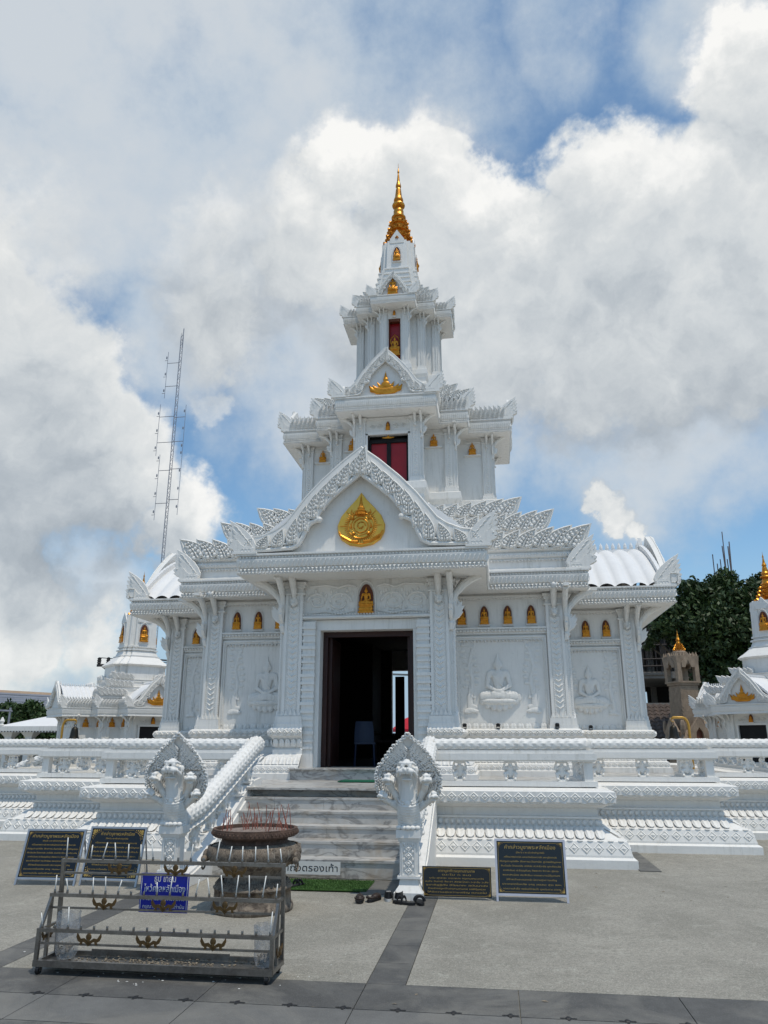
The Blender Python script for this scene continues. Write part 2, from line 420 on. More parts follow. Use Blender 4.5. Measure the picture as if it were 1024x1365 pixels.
def band_mats(pts, z, spacing, closed=True, back=False, tilt=0.0, scale=1.0):
    res = []
    for a, e, L in edges(pts, closed, back):
        n = max(1, round(L/spacing)); st = L/n; nin = Vector((-e.y, e.x, 0))
        for i in range(n):
            p = a+e*(st*(i+.5))
            M = Matrix(((e.x, nin.x, 0, p.x), (e.y, nin.y, 0, p.y), (0, 0, 1, z), (0, 0, 0, 1)))
            M = M @ Matrix.Rotation(tilt, 4, 'X') @ Matrix.Diagonal((st/spacing*scale, scale, scale, 1))
            res.append(M)
    return res
def join_band(mb, tmpl, mats):
    v = tmpl.verts(); base = tmpl.f; nv = len(v)
    for M in mats:
        A = np.array(M); mb.add(v @ A[:3, :3].T + A[:3, 3], base)
    return mb
def pieces(name, tmpl, material, mats, parent, limit=290, label=None, smooth=False):
    """the nearest ones as parts of their own, the rest as one"""
    W0 = parent.matrix_world if parent.parent is None else parent.matrix_world
    base = parent.matrix_basis
    mats = sorted(mats, key=lambda M: ((base @ M).translation-Vector(CAM)).length)
    me = tmpl.mesh(name, material, smooth)
    for M in mats[:limit]: link(name, me, parent, M=M)
    if len(mats) > limit:
        mb = MB(); join_band(mb, tmpl, mats[limit:]); o = part(name, mb, material, parent, smooth); o['kind'] = 'stuff'

# small carved templates (x along the wall, -y out of it, z up)
def t_bead(r): return MB().ball((0, 0, 0), r, 6, 4)
def t_drop(w_, h):
    return MB().add([(-w_/2,-w_*.35,0),(w_/2,-w_*.35,0),(w_/2,w_*.35,0),(-w_/2,w_*.35,0),(0,-w_*.3,-h),(0,-w_*.75,-h*.45)],
                    [(0,5,1),(0,4,5),(5,4,1),(1,4,2),(2,4,3),(3,4,0),(0,1,2,3)])
def t_rope(w_, h):
    """slanting leaf of the cornice's twisted band"""
    return MB().add([(-w_*.5,0,0),(0,0,0),(w_*.5,0,h),(0,0,h),(-w_*.12,-w_*.55,h*.3),(w_*.18,-w_*.55,h*.72)],
                    [(0,1,4),(1,5,4),(1,2,5),(2,3,5),(3,0,4,5)])
def t_diamond(w_, h, d):
    a, b = w_/2, h/2; m = MB()
    m.add([(0,0,-b),(a,0,0),(0,0,b),(-a,0,0),(0,-d,-b*.74),(a*.74,-d,0),(0,-d,b*.74),(-a*.74,-d,0),
           (0,-d*.45,-b*.55),(a*.55,-d*.45,0),(0,-d*.45,b*.55),(-a*.55,-d*.45,0),(0,-d*1.5,0)],
          [(0,1,5,4),(1,2,6,5),(2,3,7,6),(3,0,4,7),(4,5,9,8),(5,6,10,9),(6,7,11,10),(7,4,8,11),(8,9,12),(9,10,12),(10,11,12),(11,8,12)])
    return m
def t_petal(w_, h, d):
    """pointed lotus petal leaning on its band, point up"""
    xs = [(.0, .5), (.45, .5), (.76, .42), (.93, .24), (1.0, 0.0)]; v = []; f = []
    for t, q in xs:
        bul = math.sin(min(1, t+.15)*PI)*.75+.25
        v += [(-w_*q, 0, h*t), (-w_*q*.55, -d*bul*.9, h*t), (0, -d*bul*.55, h*t), (w_*q*.55, -d*bul*.9, h*t), (w_*q, 0, h*t)]
    for j in range(len(xs)-1):
        for i in range(4): f.append((j*5+i, j*5+i+1, (j+1)*5+i+1, (j+1)*5+i))
    f.append((0, 4, 3, 2, 1))
    return MB().add(v, f)
def leaf_outline(w_, h, lean=0.0, n=7):
    P = []
    for i in range(n+1):
        t = i/n; q = w_/2*(math.sin(min(1.0, .32+t*.9)*PI*.62)**.8)*(1-t**2.2) if t < 1 else 0
        P.append((t, q))
    L = [(-q+lean*t*t, h*t) for t, q in P]; R_ = [(q+lean*t*t, h*t) for t, q in reversed(P[:-1])]
    return L+R_
def t_leaf(w_, h, d, lean=0.0):
    m = MB(); o = leaf_outline(w_, h, lean); m.prism(o, -d*.45, d*.5, .0)
    i_ = leaf_outline(w_*.80, h*.88, lean*.85); i_ = [(x, z+h*.04) for x, z in i_]
    m.tube([(x, -d*.45, z) for x, z in i_], w_*.045, 4, up=(0, 1, 0))
    m.tube([(lean*t*t, -d*.55, h*t) for t in (.05, .3, .55, .8)], [w_*.05, w_*.045, w_*.03, w_*.01], 4, up=(0, 1, 0))
    for k in range(5):                                  # carved sprigs either side of the midrib
        t = .10+k*.145; c = lean*t*t; r = w_*.085*(1.2-t)
        for s_ in (-1, 1):
            m.ball((c+s_*w_*.15*(1.15-t), -d*.6, h*t), (r, d*.38, r*.9*w_/w_), 5, 4)
            if k < 4: m.ball((c+s_*w_*.27*(1.1-t), -d*.5, h*(t+.06)), (r*.8, d*.3, r*.9), 5, 4)
    return m
def t_chevron(w_, h, d):
    m = MB()
    for s_ in (-1, 1):
        m.add([(0,0,0),(s_*w_/2,0,h*.75),(s_*w_*.42,0,h*1.1),(0,0,h*.42),(s_*w_*.2,-d,h*.5),(0,-d*.9,h*.22)],
              [q if s_ > 0 else q[::-1] for q in [(0,1,4,5),(1,2,4),(2,3,5,4)]])
    return m
def flame_polys():
    """corner finial: a coiled naga with a feathered crest, its face to +x"""
    crest = [(-.34,.0),(-.40,.22),(-.30,.42),(-.16,.60),(.02,.76),(.22,.90),(.46,1.04),(.42,.92),(.37,.82),(.48,.86),(.44,.76),(.38,.69),(.50,.70),(.46,.60),(.39,.54),(.50,.53),(.45,.44),(.36,.40),(.42,.34),(.30,.20),(.2,.0)]
    c2 = [(-.16,.12),(-.14,.34),(0.0,.50),(.16,.62),(.36,.78),(.32,.66),(.24,.58),(.34,.58),(.28,.48),(.20,.42),(.26,.36),(.20,.2),(.08,.1)]
    body = [(-.34,.0),(-.36,.14),(-.22,.22),(-.08,.18),(.04,.26),(.14,.38),(.26,.44),(.40,.42),(.50,.34),(.46,.28),(.38,.27),(.48,.22),(.40,.16),(.30,.12),(.24,.0)]
    return crest, c2, body
def t_finial(s_, th):
    cr, c2, bo = flame_polys(); m = MB(); sc = lambda P: [(x*s_, z*s_) for x, z in P]
    m.prism(sc(cr), -th*.35, th*.35, .04); m.prism(sc(c2), -th*.6, th*.6, .08); m.prism(sc(bo), -th, th, .06)
    for sy in (-1, 1):
        m.ball((.36*s_, sy*th*.9, .36*s_), (.035*s_, .03*s_, .035*s_), 6, 4)
        for k in range(3):
            a = Vector((-.2*s_, sy*th*.95, (.07)*s_)); 
            m.tube([(a.x+.10*s_*k+.055*s_*math.cos(t*.9), a.y, a.z+.05*s_*math.sin(t*.9)+.02*s_) for t in range(7)], .014*s_, 5)
        for k in range(5):
            x0 = (-.22+.10*k)*s_; z0 = (.34+.12*k)*s_
            m.tube([(x0-.03*s_, sy*th*.42, z0-.12*s_), (x0+.03*s_, sy*th*.46, z0-.02*s_), (x0+.13*s_, sy*th*.42, z0+.03*s_)], [.018*s_, .02*s_, .006*s_], 5)
    m.box(-.42*s_, .30*s_, -th*1.1, th*1.1, -.02*s_, .045*s_)
    return m

# gilded and stucco seated figures -------------------------------------------------
def seated(mb, mudra='dhyana', base=None):
    b = mb
    for s_ in (-1, 1):
        b.caps((.10*s_, .02, .13), (.40*s_, -.10, .10), .115, .085)
        b.caps((.40*s_, -.12, .085), (.02*s_, -.27, .10), .08, .06)
        b.caps((.02*s_, -.27, .11), (-.16*s_, -.24, .15), .05, .04, 4)
        b.caps((.17*s_, .0, .565), (.22*s_, .0, .55), .075, .072, 3)
        if mudra == 'touch' and s_ == -1:
            b.caps((.23*s_, 0, .55), (.30*s_, -.05, .33), .062, .05); b.caps((.30*s_, -.05, .33), (.30*s_, -.22, .17), .05, .038)
        else:
            b.caps((.23*s_, 0, .55), (.285*s_, -.03, .31), .064, .05); b.caps((.285*s_, -.03, .31), (.06*s_, -.23, .20), .05, .038)
        b.ball((.098*s_, 0, .735), (.018, .03, .055), 6, 5)
    b.ball((0, -.24, .20), (.085, .06, .04), 10, 6)
    b.caps((0, .01, .12), (0, .01, .30), .15, .115); b.caps((0, .01, .30), (0, 0, .48), .115, .155); b.caps((-.12, 0, .54), (.12, 0, .54), .085, .085)
    b.caps((0, 0, .58), (0, 0, .66), .058, .055, 3); b.ball((0, -.01, .745), (.088, .092, .112), 12, 8)
    b.ball((0, -.10, .735), (.014, .02, .028), 6, 4); b.ball((0, .0, .845), (.058, .058, .05), 8, 5); b.lathe([(.038, .86), (.03, .90), (.014, .96), (.004, 1.03)], 8)
    b.caps((-.13, -.13, .52), (.10, -.12, .30), .02, .02, 8)
    return b
def lotus_base(mb, z=0.0, w_=.42, h=.16, d=.26):
    mb.lathe([(w_*.9, z-h), (w_, z-h*.9), (w_*.8, z-h*.55), (w_*.85, z-h*.4), (w_*1.05, z-.02), (w_*.95, z+.02)], 20)
    for k in range(16):
        a = 2*PI*k/16; mb.ball((w_*.98*math.cos(a), w_*.98*math.sin(a), z-h*.35), (w_*.17, w_*.17, h*.34), 7, 5)
        mb.ball((w_*.92*math.cos(a+.2), w_*.92*math.sin(a+.2), z-h*.78), (w_*.15, w_*.15, h*.24), 7, 5)
    return mb
m_ = seated(MB(), 'touch'); lotus_base(m_, .03, .44, .14)
for k, (w_, h_) in enumerate([(.40, .10), (.46, .09), (.40, .08), (.50, .08)]): m_.box(-w_, w_, -w_*.6, w_*.6, -.12-.09*(k+1), -.12-.09*k+.012)
ME_BUDDHA = fuse(m_, 'golden_figure', 'gold', .016, 1)
m_ = seated(MB(), 'dhyana')
ME_RELIEF = fuse(m_, 'seated_relief', 'white_paint', .013, 2)
m_ = MB()
for k in range(-3, 4):
    x = k*.155; z = -.10+.028*k*k/2.2; m_.ball((x, -.20+.012*k*k, z), (.088, .10, .085), 10, 7); m_.ball((x+.075, -.12, z+.035), (.07, .08, .07), 8, 6)
    m_.ball((x, -.29+.012*k*k, z-.01), (.05, .05, .05), 8, 6)
m_.lathe([(.42, -.06), (.52, -.03), (.54, .0), (.48, .03)], 20)
ME_LOTUS = fuse(m_, 'lotus_seat', 'white_paint', .014, 1)
# attendant shape carved beside the large relief: kneeling worshipper, and a tree with leaves
m_ = MB(); m_.caps((0,0,.1),(.16,-.02,.08),.09,.07); m_.caps((0,0,.1),(.0,0,.42),.10,.10); m_.ball((.02,-.02,.58),(.07,.07,.09),10,6); m_.lathe([(.05,.64),(.02,.76),(.004,.85)],7)
m_.caps((.02,-.04,.44),(.16,-.10,.36),.04,.03); m_.caps((.16,-.1,.36),(.13,-.12,.52),.03,.02); m_.ball((.0,-.05,-.02),(.2,.1,.08),8,5); m_.ball((.16,-.05,-.05),(.12,.1,.06),8,5); m_.ball((-.1,-.05,-.07),(.12,.1,.06),8,5)
ME_ATT = fuse(m_, 'kneeling_relief', 'white_paint', .015, 1)
m_ = MB().tube([(0,0,-.75),(.05,0,-.3),(-.04,0,.1),(.04,0,.5),(.16,0,.8)], [.05,.045,.04,.035,.02], 7)
for k in range(16):
    t = k/15; x = .05*math.sin(t*6)+(.13 if k % 2 else -.13); z = -.45+1.25*t
    m_.ball((x, -.01, z), (.075, .03, .05), 7, 5); m_.tube([(0.02,0,z-.08),(x,0,z)], .015, 5)
ME_TREE_REL = fuse(m_, 'carved_tree', 'white_paint', .016, 1)

# ------------------------------------------------------------------ ground
GX0, GX1, GY0, GY1 = -90, 90, -10, 150
ground = part('ground', MB().add([(-1500,-300,-.012),(1500,-300,-.012),(1500,2500,-.012),(-1500,2500,-.012)], [(0,1,2,3)]), 'concrete')
tag(ground, kind='structure')
CX, CY = -2.32, 19.5
slabs = []
def slab(name, x0, x1, y0, y1, m, gap=.004, z=0.0):
    mb = MB(); g = gap/2
    mb.add([(x0+g,y0+g,z),(x1-g,y0+g,z),(x1-g,y1-g,z),(x0+g,y1-g,z),(x0+g,y0+g,z-.012),(x1-g,y0+g,z-.012),(x1-g,y1-g,z-.012),(x0+g,y1-g,z-.012)],
           [(0,1,2,3),(4,5,1,0),(5,6,2,1),(6,7,3,2),(7,4,0,3)])
    return part(name, mb, m, ground)
R0, R1 = -.95, -.68; L0, L1 = 2*CX-R1, 2*CX-R0        # two dark strips that run up to the naga posts
bandx = [R0-1.03*k for k in range(6, 0, -1)]+[R0+1.03*k for k in range(0, 8)]
for a, b in zip(bandx[:-1], bandx[1:]):
    slab('paving_slab', a, b, 5.30, 5.82, 'dark_stone', .006); slab('paving_slab', a, b, 4.83, 5.295, 'grey_stone', .006)
    slab('paving_slab', a, b, 4.35, 4.826, 'dark_stone', .006)
for x0, x1 in ((R0, R1), (L0, L1)):
    for k in range(6): slab('paving_slab', x0, x1, 5.82+.515*k, 5.82+.515*(k+1), 'dark_stone', .004)
slab('paving_slab', R1, 6.5, 5.82, 10.6, 'concrete', .008); slab('paving_slab', L1, R0, 5.82, 8.9, 'concrete', .008)
slab('paving_slab', -11.5, L0, 5.82, 10.6, 'concrete', .008); slab('paving_slab', -9, 9, 0.5, 4.346, 'concrete', .008)
for k in range(3): slab('paving_slab', 1.77, 2.04, 10.95+.6*k, 11.55+.6*k, 'dark_stone', .004)
slab('paving_slab', -1.55, -1.0, 8.92, 9.75, 'dark_stone', .006)
mk = MB()
for k in range(-14, 16):
    x = -.67+.345*k; y = 5.315; z = .002
    mk.box(x-.05, x+.05, y-.008, y+.008, -.001, z); mk.ball((x, y, z), (.022, .022, .006), 6, 4); mk.box(x-.008, x+.008, y-.04, y+.035, -.001, z)
mo = part('anchor_plate', mk, 'lamp_black', ground); mo['kind'] = 'stuff'

# ------------------------------------------------------------------ terrace
TZ = 0.95
terrace = thing('terrace', 'long white carved stucco terrace carrying the main shrine, with diamond and lotus bands', 'terrace', (CX, CY, 0))
TH = [(4.10, 8.43), (6.16, 6.80), (8.45, 4.9)]
GAP = 1.445
def tplan(side):
    def fn(o):
        P = [(GAP, -(TH[0][1]+o)), (TH[0][0]+o, -(TH[0][1]+o)), (TH[0][0]+o, -(TH[1][1]+o)), (TH[1][0]+o, -(TH[1][1]+o)), (TH[1][0]+o, -(TH[2][1]+o)), (TH[2][0]+o, -(TH[2][1]+o))]
        P = P + [(x, -y) for x, y in reversed(P)]
        if side < 0: P = [(-x, y) for x, y in reversed(P)]
        return P
    return fn
prof = [(0,-.02),(0,.095),(-.03,.115),(-.05,.12),(-.05,.145),(-.10,.31),(-.105,.315),(-.12,.325),(-.19,.335),(-.34,.43),(-.36,.44),(-.36,.46),(-.40,.465),(-.40,.565),(-.37,.57),(-.37,.59),(-.42,.60),(-.42,.70),(-.34,.72),(-.30,.745),(-.22,.765),(-.22,.785),(-.19,.79),(-.19,.925),(-.22,.94),(-.28,.945),(-.50,.985),(-.78,.985),(-.80,.95),(-1.2,.95)]
dm1, dm2, pet, blb, tth, tips = [], [], [], [], [], []
for side in (1, -1):
    fn = tplan(side); mb = MB().sweep(prof, fn, False)
    part('plinth', mb, 'white_paint', terrace)
    kw = dict(closed=False)
    dm1 += band_mats(fn(-.078), .228, .165, tilt=-.29, **kw); dm2 += band_mats(fn(-.192), .858, .155, **kw)
    pet += [M @ Matrix.Diagonal((1, -1, 1, 1)) for M in band_mats(fn(-.365), .452, .135, tilt=2.02, **kw)]; blb += band_mats(fn(-.395), .515, .088, **kw)
    tth += band_mats(fn(-.205), .785, .27, **kw); tips += band_mats(fn(-.115), .322, .135, **kw)
pieces('diamond_tile', t_diamond(.158, .155, .016), 'white_paint', dm1, terrace)
pieces('diamond_tile', t_diamond(.148, .125, .016), 'white_paint', dm2, terrace, 295)
pieces('lotus_petal', t_petal(.13, .265, .032), 'white_paint', pet, terrace)
pieces('round_boss', MB().ball((0, 0, 0), (.036, .03, .042), 8, 6), 'white_paint', blb, terrace, smooth=True)
mb = MB(); tt = MB().ball((0, 0, -.002), (.05, .018, .016), 7, 4); join_band(mb, tt, tth); o = part('drip_fringe', mb, 'white_paint', terrace); o['kind'] = 'stuff'
mb = MB(); tt = MB().ball((0, -.01, -.004), (.045, .02, .012), 7, 4); join_band(mb, tt, tips); o = part('petal_lip', mb, 'white_paint', terrace); o['kind'] = 'stuff'
# floor of the terrace
mb = MB().box(-TH[0][0]+.7, TH[0][0]-.7, -8.13, 8.13, .80, TZ-.002).box(-TH[1][0]+.7, -TH[0][0]+.7, -6.1, 6.1, .8, TZ-.003).box(TH[0][0]-.7, TH[1][0]-.7, -6.1, 6.1, .8, TZ-.003)
mb.box(-TH[2][0]+.7, -TH[1][0]+.7, -4.2, 4.2, .8, TZ-.004).box(TH[1][0]-.7, TH[2][0]-.7, -4.2, 4.2, .8, TZ-.004)
part('terrace_floor', mb, 'marble', terrace)

# ------------------------------------------------------------------ stairs
stairs = thing('staircase', 'grey veined marble steps rising to the dark doorway between two naga balustrades', 'stairs', (CX, 9.85, 0))
hz = [0, .205, .375, .52, .675, .83, .955]
for i in range(6):
    y0 = .31*i; z0, z1 = hz[i], hz[i+1]
    st = MB().box(-1.29, 1.29, y0, 2.6, max(0, z0-.02) if i else -.01, z1-.028)
    sp = part('step', st, 'marble', stairs)
    xs = sorted([-1.29, 1.29]+[random.uniform(-.9, .9) for _ in range(2)])
    for a, b in zip(xs[:-1], xs[1:]):
        tr = MB().box(a+.0015, b-.0015, y0-.022, y0+.335 if i < 5 else 1.3, z1-.0275, z1)
        link('tread_slab', tr.mesh('tread_slab', 'marble'), sp)
        ri = MB().box(a+.002, b-.002, y0-.008, y0-.0005, z0+.001, z1-.029); link('riser_slab', ri.mesh('riser_slab', 'marble'), sp)
# stringers
for s_ in (-1, 1):
    P = [(-.72, -.01), (-.72, .13), (-.30, .20), (.05, .34), (1.55, 1.02), (2.0, 1.06), (2.0, -.01)]
    m2 = MB().prism(P, 0, .34); v = m2.verts(); v2 = np.column_stack([v[:, 1]*.5+(1.27 if s_ > 0 else -1.44), v[:, 0], v[:, 2]])
    m3 = MB().add(v2, [q[::-1] for q in m2.f]); part('stringer', m3, 'white_paint', stairs)
    # the low moulded step of the curb
    m2 = MB().prism([(-.9, -.01), (-.9, .09), (-.62, .115), (.0, .23), (1.62, .96), (1.62, -.01)], 0, .42); v = m2.verts()
    v2 = np.column_stack([v[:, 1]*.5+(1.245 if s_ > 0 else -1.455), v[:, 0], v[:, 2]]); part('curb_base', MB().add(v2, [q[::-1] for q in m2.f]), 'white_paint', stairs)

# ------------------------------------------------------------------ naga balusters, rails, heads
def scaled_tube(pts, r, nring, nseg, amp=.012, wrap=True):
    P = [Vector(p) for p in pts]; Ls = [0]
    for a, b in zip(P[:-1], P[1:]): Ls.append(Ls[-1]+(b-a).length)
    tot = Ls[-1]
    def at(s_):
        s_ = min(max(s_, 0), tot)
        for k in range(len(P)-1):
            if s_ <= Ls[k+1]+1e-9: return P[k].lerp(P[k+1], (s_-Ls[k])/max(1e-9, Ls[k+1]-Ls[k]))
        return P[-1]
    v = []; f = []
    for j in range(nring+1):
        s_ = tot*j/nring; p = at(s_); e = .12
        t = (at(s_+e)-at(s_-e)).normalized(); x = t.cross(Vector((0, 0, 1))).normalized(); y = x.cross(t)
        for i in range(nseg):
            a = 2*PI*i/nseg
            q = s_/.064; u = i/nseg*14
            h = max(0, math.sin(PI*(q+.5*(int(math.floor(u)) % 2))))*abs(math.sin(PI*u))
            topm = max(0.0, math.sin(a)); side = 1.0 if abs(math.cos(a)) > .25 or True else 0
            rr = r*(1+0.0)+amp*(h**.6)*side
            v.append(tuple(p+x*(rr*math.cos(a))+y*(rr*.98*math.sin(a))))
    for j in range(nring):
        for i in range(nseg):
            k = (i+1) % nseg; f.append((j*nseg+i, (j+1)*nseg+i, (j+1)*nseg+k, j*nseg+k))
    f.append(tuple(range(nseg))); f.append(tuple(reversed(range(nring*nseg, (nring+1)*nseg))))
    return MB().add(v, f)
# caryatid baluster: crouching winged figure holding up the slab
m_ = MB()
m_.box(-.075, .075, -.06, .06, 0, .03)
for s_ in (-1, 1):
    m_.caps((.03*s_, 0, .11), (.085*s_, -.04, .10), .033, .026, 4); m_.caps((.085*s_, -.04, .10), (.065*s_, -.045, .04), .024, .02, 4); m_.ball((.07*s_, -.065, .035), (.026, .03, .014), 7, 5)
    m_.caps((.05*s_, 0, .185), (.10*s_, -.01, .165), .024, .02, 3); m_.caps((.10*s_, -.01, .165), (.085*s_, -.02, .24), .02, .018, 4); m_.ball((.06*s_, .03, .15), (.035, .02, .05), 6, 5)
m_.caps((0, 0, .09), (0, 0, .18), .045, .052, 4); m_.ball((0, -.03, .215), (.034, .036, .036), 8, 6); m_.ball((0, -.06, .207), (.014, .02, .014), 6, 4); m_.lathe([(.03, .235), (.018, .26), (.01, .28)], 8); m_.box(-.09, .09, -.065, .065, .245, .275)
m_.ball((0, .03, .06), (.04, .03, .05), 6, 5)
ME_BAL = fuse(m_, 'baluster', 'white_paint', .0085, 1)
ME_BAL_SIDE = ME_BAL

def naga_head():
    """hooded five-headed naga, front to -y, standing on its pedestal top at z=0, ~1.0 tall"""
    root_parts = {}
    def hw(t):   # half width of the hood against height
        ks = [(0, .10), (.07, .24), (.16, .31), (.28, .355), (.42, .37), (.55, .335), (.68, .26), (.80, .175), (.90, .095), (1.0, .0)]
        for (a, p), (b, q) in zip(ks[:-1], ks[1:]):
            if t <= b: return p+(q-p)*((t-a)/(b-a))
        return 0
    z0, H = .20, .80
    def surf(u, t, off=0.0):
        x = (2*u-1); wd = hw(t)*1.0
        zz = z0+H*t; curl = -.10*(x*x)*(.3+.7*math.sin(PI*min(1, t*1.05)))-.10*t*t+.02
        ridge = .0
        return (x*wd, .05+curl+ridge+off, zz)
    hood = MB().grid(lambda u, t: surf(u, t, 0), 34, 30).grid(lambda u, t: surf(1-u, t, .055), 34, 30)
    rim = MB().grid(lambda u, t: (lambda p, q: tuple(np.array(p)*(1-u)+np.array(q)*u))(surf(0, t, .0), surf(0, t, .055)), 1, 30)
    rim.grid(lambda u, t: (lambda p, q: tuple(np.array(p)*(1-u)+np.array(q)*u))(surf(1, t, .055), surf(1, t, .0)), 1, 30)
    hood.merge(rim)
    # curled border and wavy flutes
    curls = MB()
    for s_ in (0, 1):
        N = 24
        for k in range(N):
            t = .03+.96*(k/(N-1)); 
            for row, inset, rr in ((0, .0, .025), (1, .12, .020)):
                u = (.0+inset*.5+.01) if s_ == 0 else 1-(inset*.5+.01)
                c = Vector(surf(u, t if row == 0 else t*.95+.01, -.014)); sg = -1 if s_ == 0 else 1
                pts = [(c.x+sg*rr*(1.0-.1*q)*math.cos(q*.8+k), c.y-.004*q*.5, c.z+rr*(1.0-.1*q)*math.sin(q*.8+k)) for q in range(8)]
                curls.tube(pts, [.011]*6+[.008, .004], 5)
        for wv in range(9):
            ins = .20+.085*wv; pts = []
            for k in range(26):
                t = .50+.42*(1-wv*.035)*k/25; u = ins*.5+.022*math.sin(k*1.35+wv); u = u if s_ == 0 else 1-u
                pts.append(surf(u, t, -.018))
            curls.tube(pts, .014, 6)
            pts = []
            for k in range(16):
                t = .12+.36*k/15; u = (.16+.05*wv)*.5+.014*math.sin(k*1.3+wv); u = u if s_ == 0 else 1-u
                pts.append(surf(u, t, -.016))
            curls.tube(pts, .010, 5)
    # neck and chest
    ch = MB(); pts = [(0, .09, -.02), (0, .06, .09), (0, .0, .19), (0, -.045, .29), (0, -.07, .38), (0, -.09, .47), (0, -.11, .54)]
    rs = [.122, .124, .122, .108, .085, .074, .072]
    for (a, b, ra, rb) in zip(pts[:-1], pts[1:], rs[:-1], rs[1:]): ch.caps(a, b, ra, rb, 7)
    for k in range(11):
        t = k/10; 
        i = min(5, int(t*6*.46)); f_ = t*6*.46-i; p = Vector(pts[i]).lerp(Vector(pts[i+1]), f_); r = rs[i]+(rs[i+1]-rs[i])*f_
        ch.tube([(p.x+(r+.004)*math.sin(a), p.y-(r+.006)*math.cos(a), p.z-.03*math.cos(a)) for a in np.linspace(-1.35, 1.35, 13)], .011, 6)
    # four lesser necks
    hd = MB()
    def head(m, c, s_, yawh, tilt=0, big=True):
        M = Matrix.Translation(c) @ Matrix.Rotation(yawh, 4, 'Z') @ Matrix.Rotation(tilt, 4, 'X') @ Matrix.Scale(s_, 4)
        h = MB(); h.ball((0, .03, .05), (.098, .10, .075), 12, 8); h.ball((0, -.07, .028), (.098, .085, .042), 12, 8)   # skull, broad muzzle
        for q in (-1, 1):
            h.ball((q*.052, -.135, .022), (.052, .04, .034), 10, 7); h.ball((q*.022, -.160, .052), (.022, .02, .018), 8, 6)          # swollen lips, nostrils
            h.ball((q*.046, -.095, .082), (.028, .026, .026), 10, 7)                                                             # eyes
            h.caps((q*.015, -.10, .112), (q*.075, -.08, .118), .022, .022, 5)   # brows
            if big: h.caps((q*.075, -.08, .118), (q*.108, -.03, .095), .022, .015, 5)
            h.caps((q*.098, -.10, .012), (q*.112, -.03, -.03), .022, .026, 5); h.ball((q*.115, .02, .03), (.03, .04, .05), 8, 6)   # jaw corners, ears
            h.ball((q*.072, -.150, -.020), (.011, .011, .022), 6, 5)
        h.ball((0, -.055, -.075), (.070, .085, .018), 12, 6)
        h.ball((0, -.165, .030), (.022, .016, .02), 8, 6); h.ball((0, -.03, .13), (.05, .07, .035), 10, 6)
        for k in range(6): h.ball(((k-2.5)*.023, -.163+.008*abs(k-2.5)**1.4, -.008), (.010, .009, .012), 5, 4)
        m.merge(h, M)
    side = MB()
    for s_ in (-1, 1):
        side.caps((.07*s_, .02, .24), (.175*s_, -.05, .40), .050, .038, 8); side.caps((.175*s_, -.05, .40), (.20*s_, -.12, .475), .038, .042, 4); head(side, (.20*s_, -.12, .50), .52, s_*.35, 0, False)
        side.caps((.06*s_, .03, .18), (.20*s_, -.03, .27), .045, .034, 8); side.caps((.20*s_, -.03, .27), (.265*s_, -.10, .315), .034, .034, 4); head(side, (.27*s_, -.10, .335), .42, s_*.6, 0, False)
        ch.caps((.085*s_, -.06, .36), (.10*s_, -.10, .56), .022, .02, 8)
    side_me = fuse(side, 'side_head', 'white_paint', .0085, 1)
    head(hd, (0, -.15, .585), .88, 0)
    head_me = fuse(hd, 'main_head', 'white_paint', .008, 1)
    chest_me = fuse(ch, 'naga_chest', 'white_paint', .0095, 0)
    med = MB()
    for k in range(12):
        a = 2*PI*k/12; med.ball((.052*math.cos(a), -.135, .265+.052*math.sin(a)), .0155, 6, 5)
    med.ball((0, -.14, .265), (.036, .018, .036), 8, 6); med.lathe([(.0, 0)]*2, 3, (0, -.13, .265))
    for s_ in (-1, 1):
        med.tube([(s_*.055, -.13, .255), (s_*.10, -.085, .29), (s_*.125, -.03, .34)], .012, 6); med.tube([(s_*.05, -.13, .24), (s_*.10, -.085, .25), (s_*.128, -.02, .29)], .010, 6)
    for k in range(5): med.ball(((k-2)*.05, -.115+.012*abs(k-2), .022), (.034, .03, .026), 7, 5)
    return dict(hood=hood.mesh('hood', 'white_paint', True), hood_scrollwork=curls.mesh('hood_scrollwork', 'white_paint', True), naga_chest=chest_me, main_head=head_me, side_heads=side_me, medallion=med.mesh('medallion', 'white_paint', True))
NAGA = naga_head()
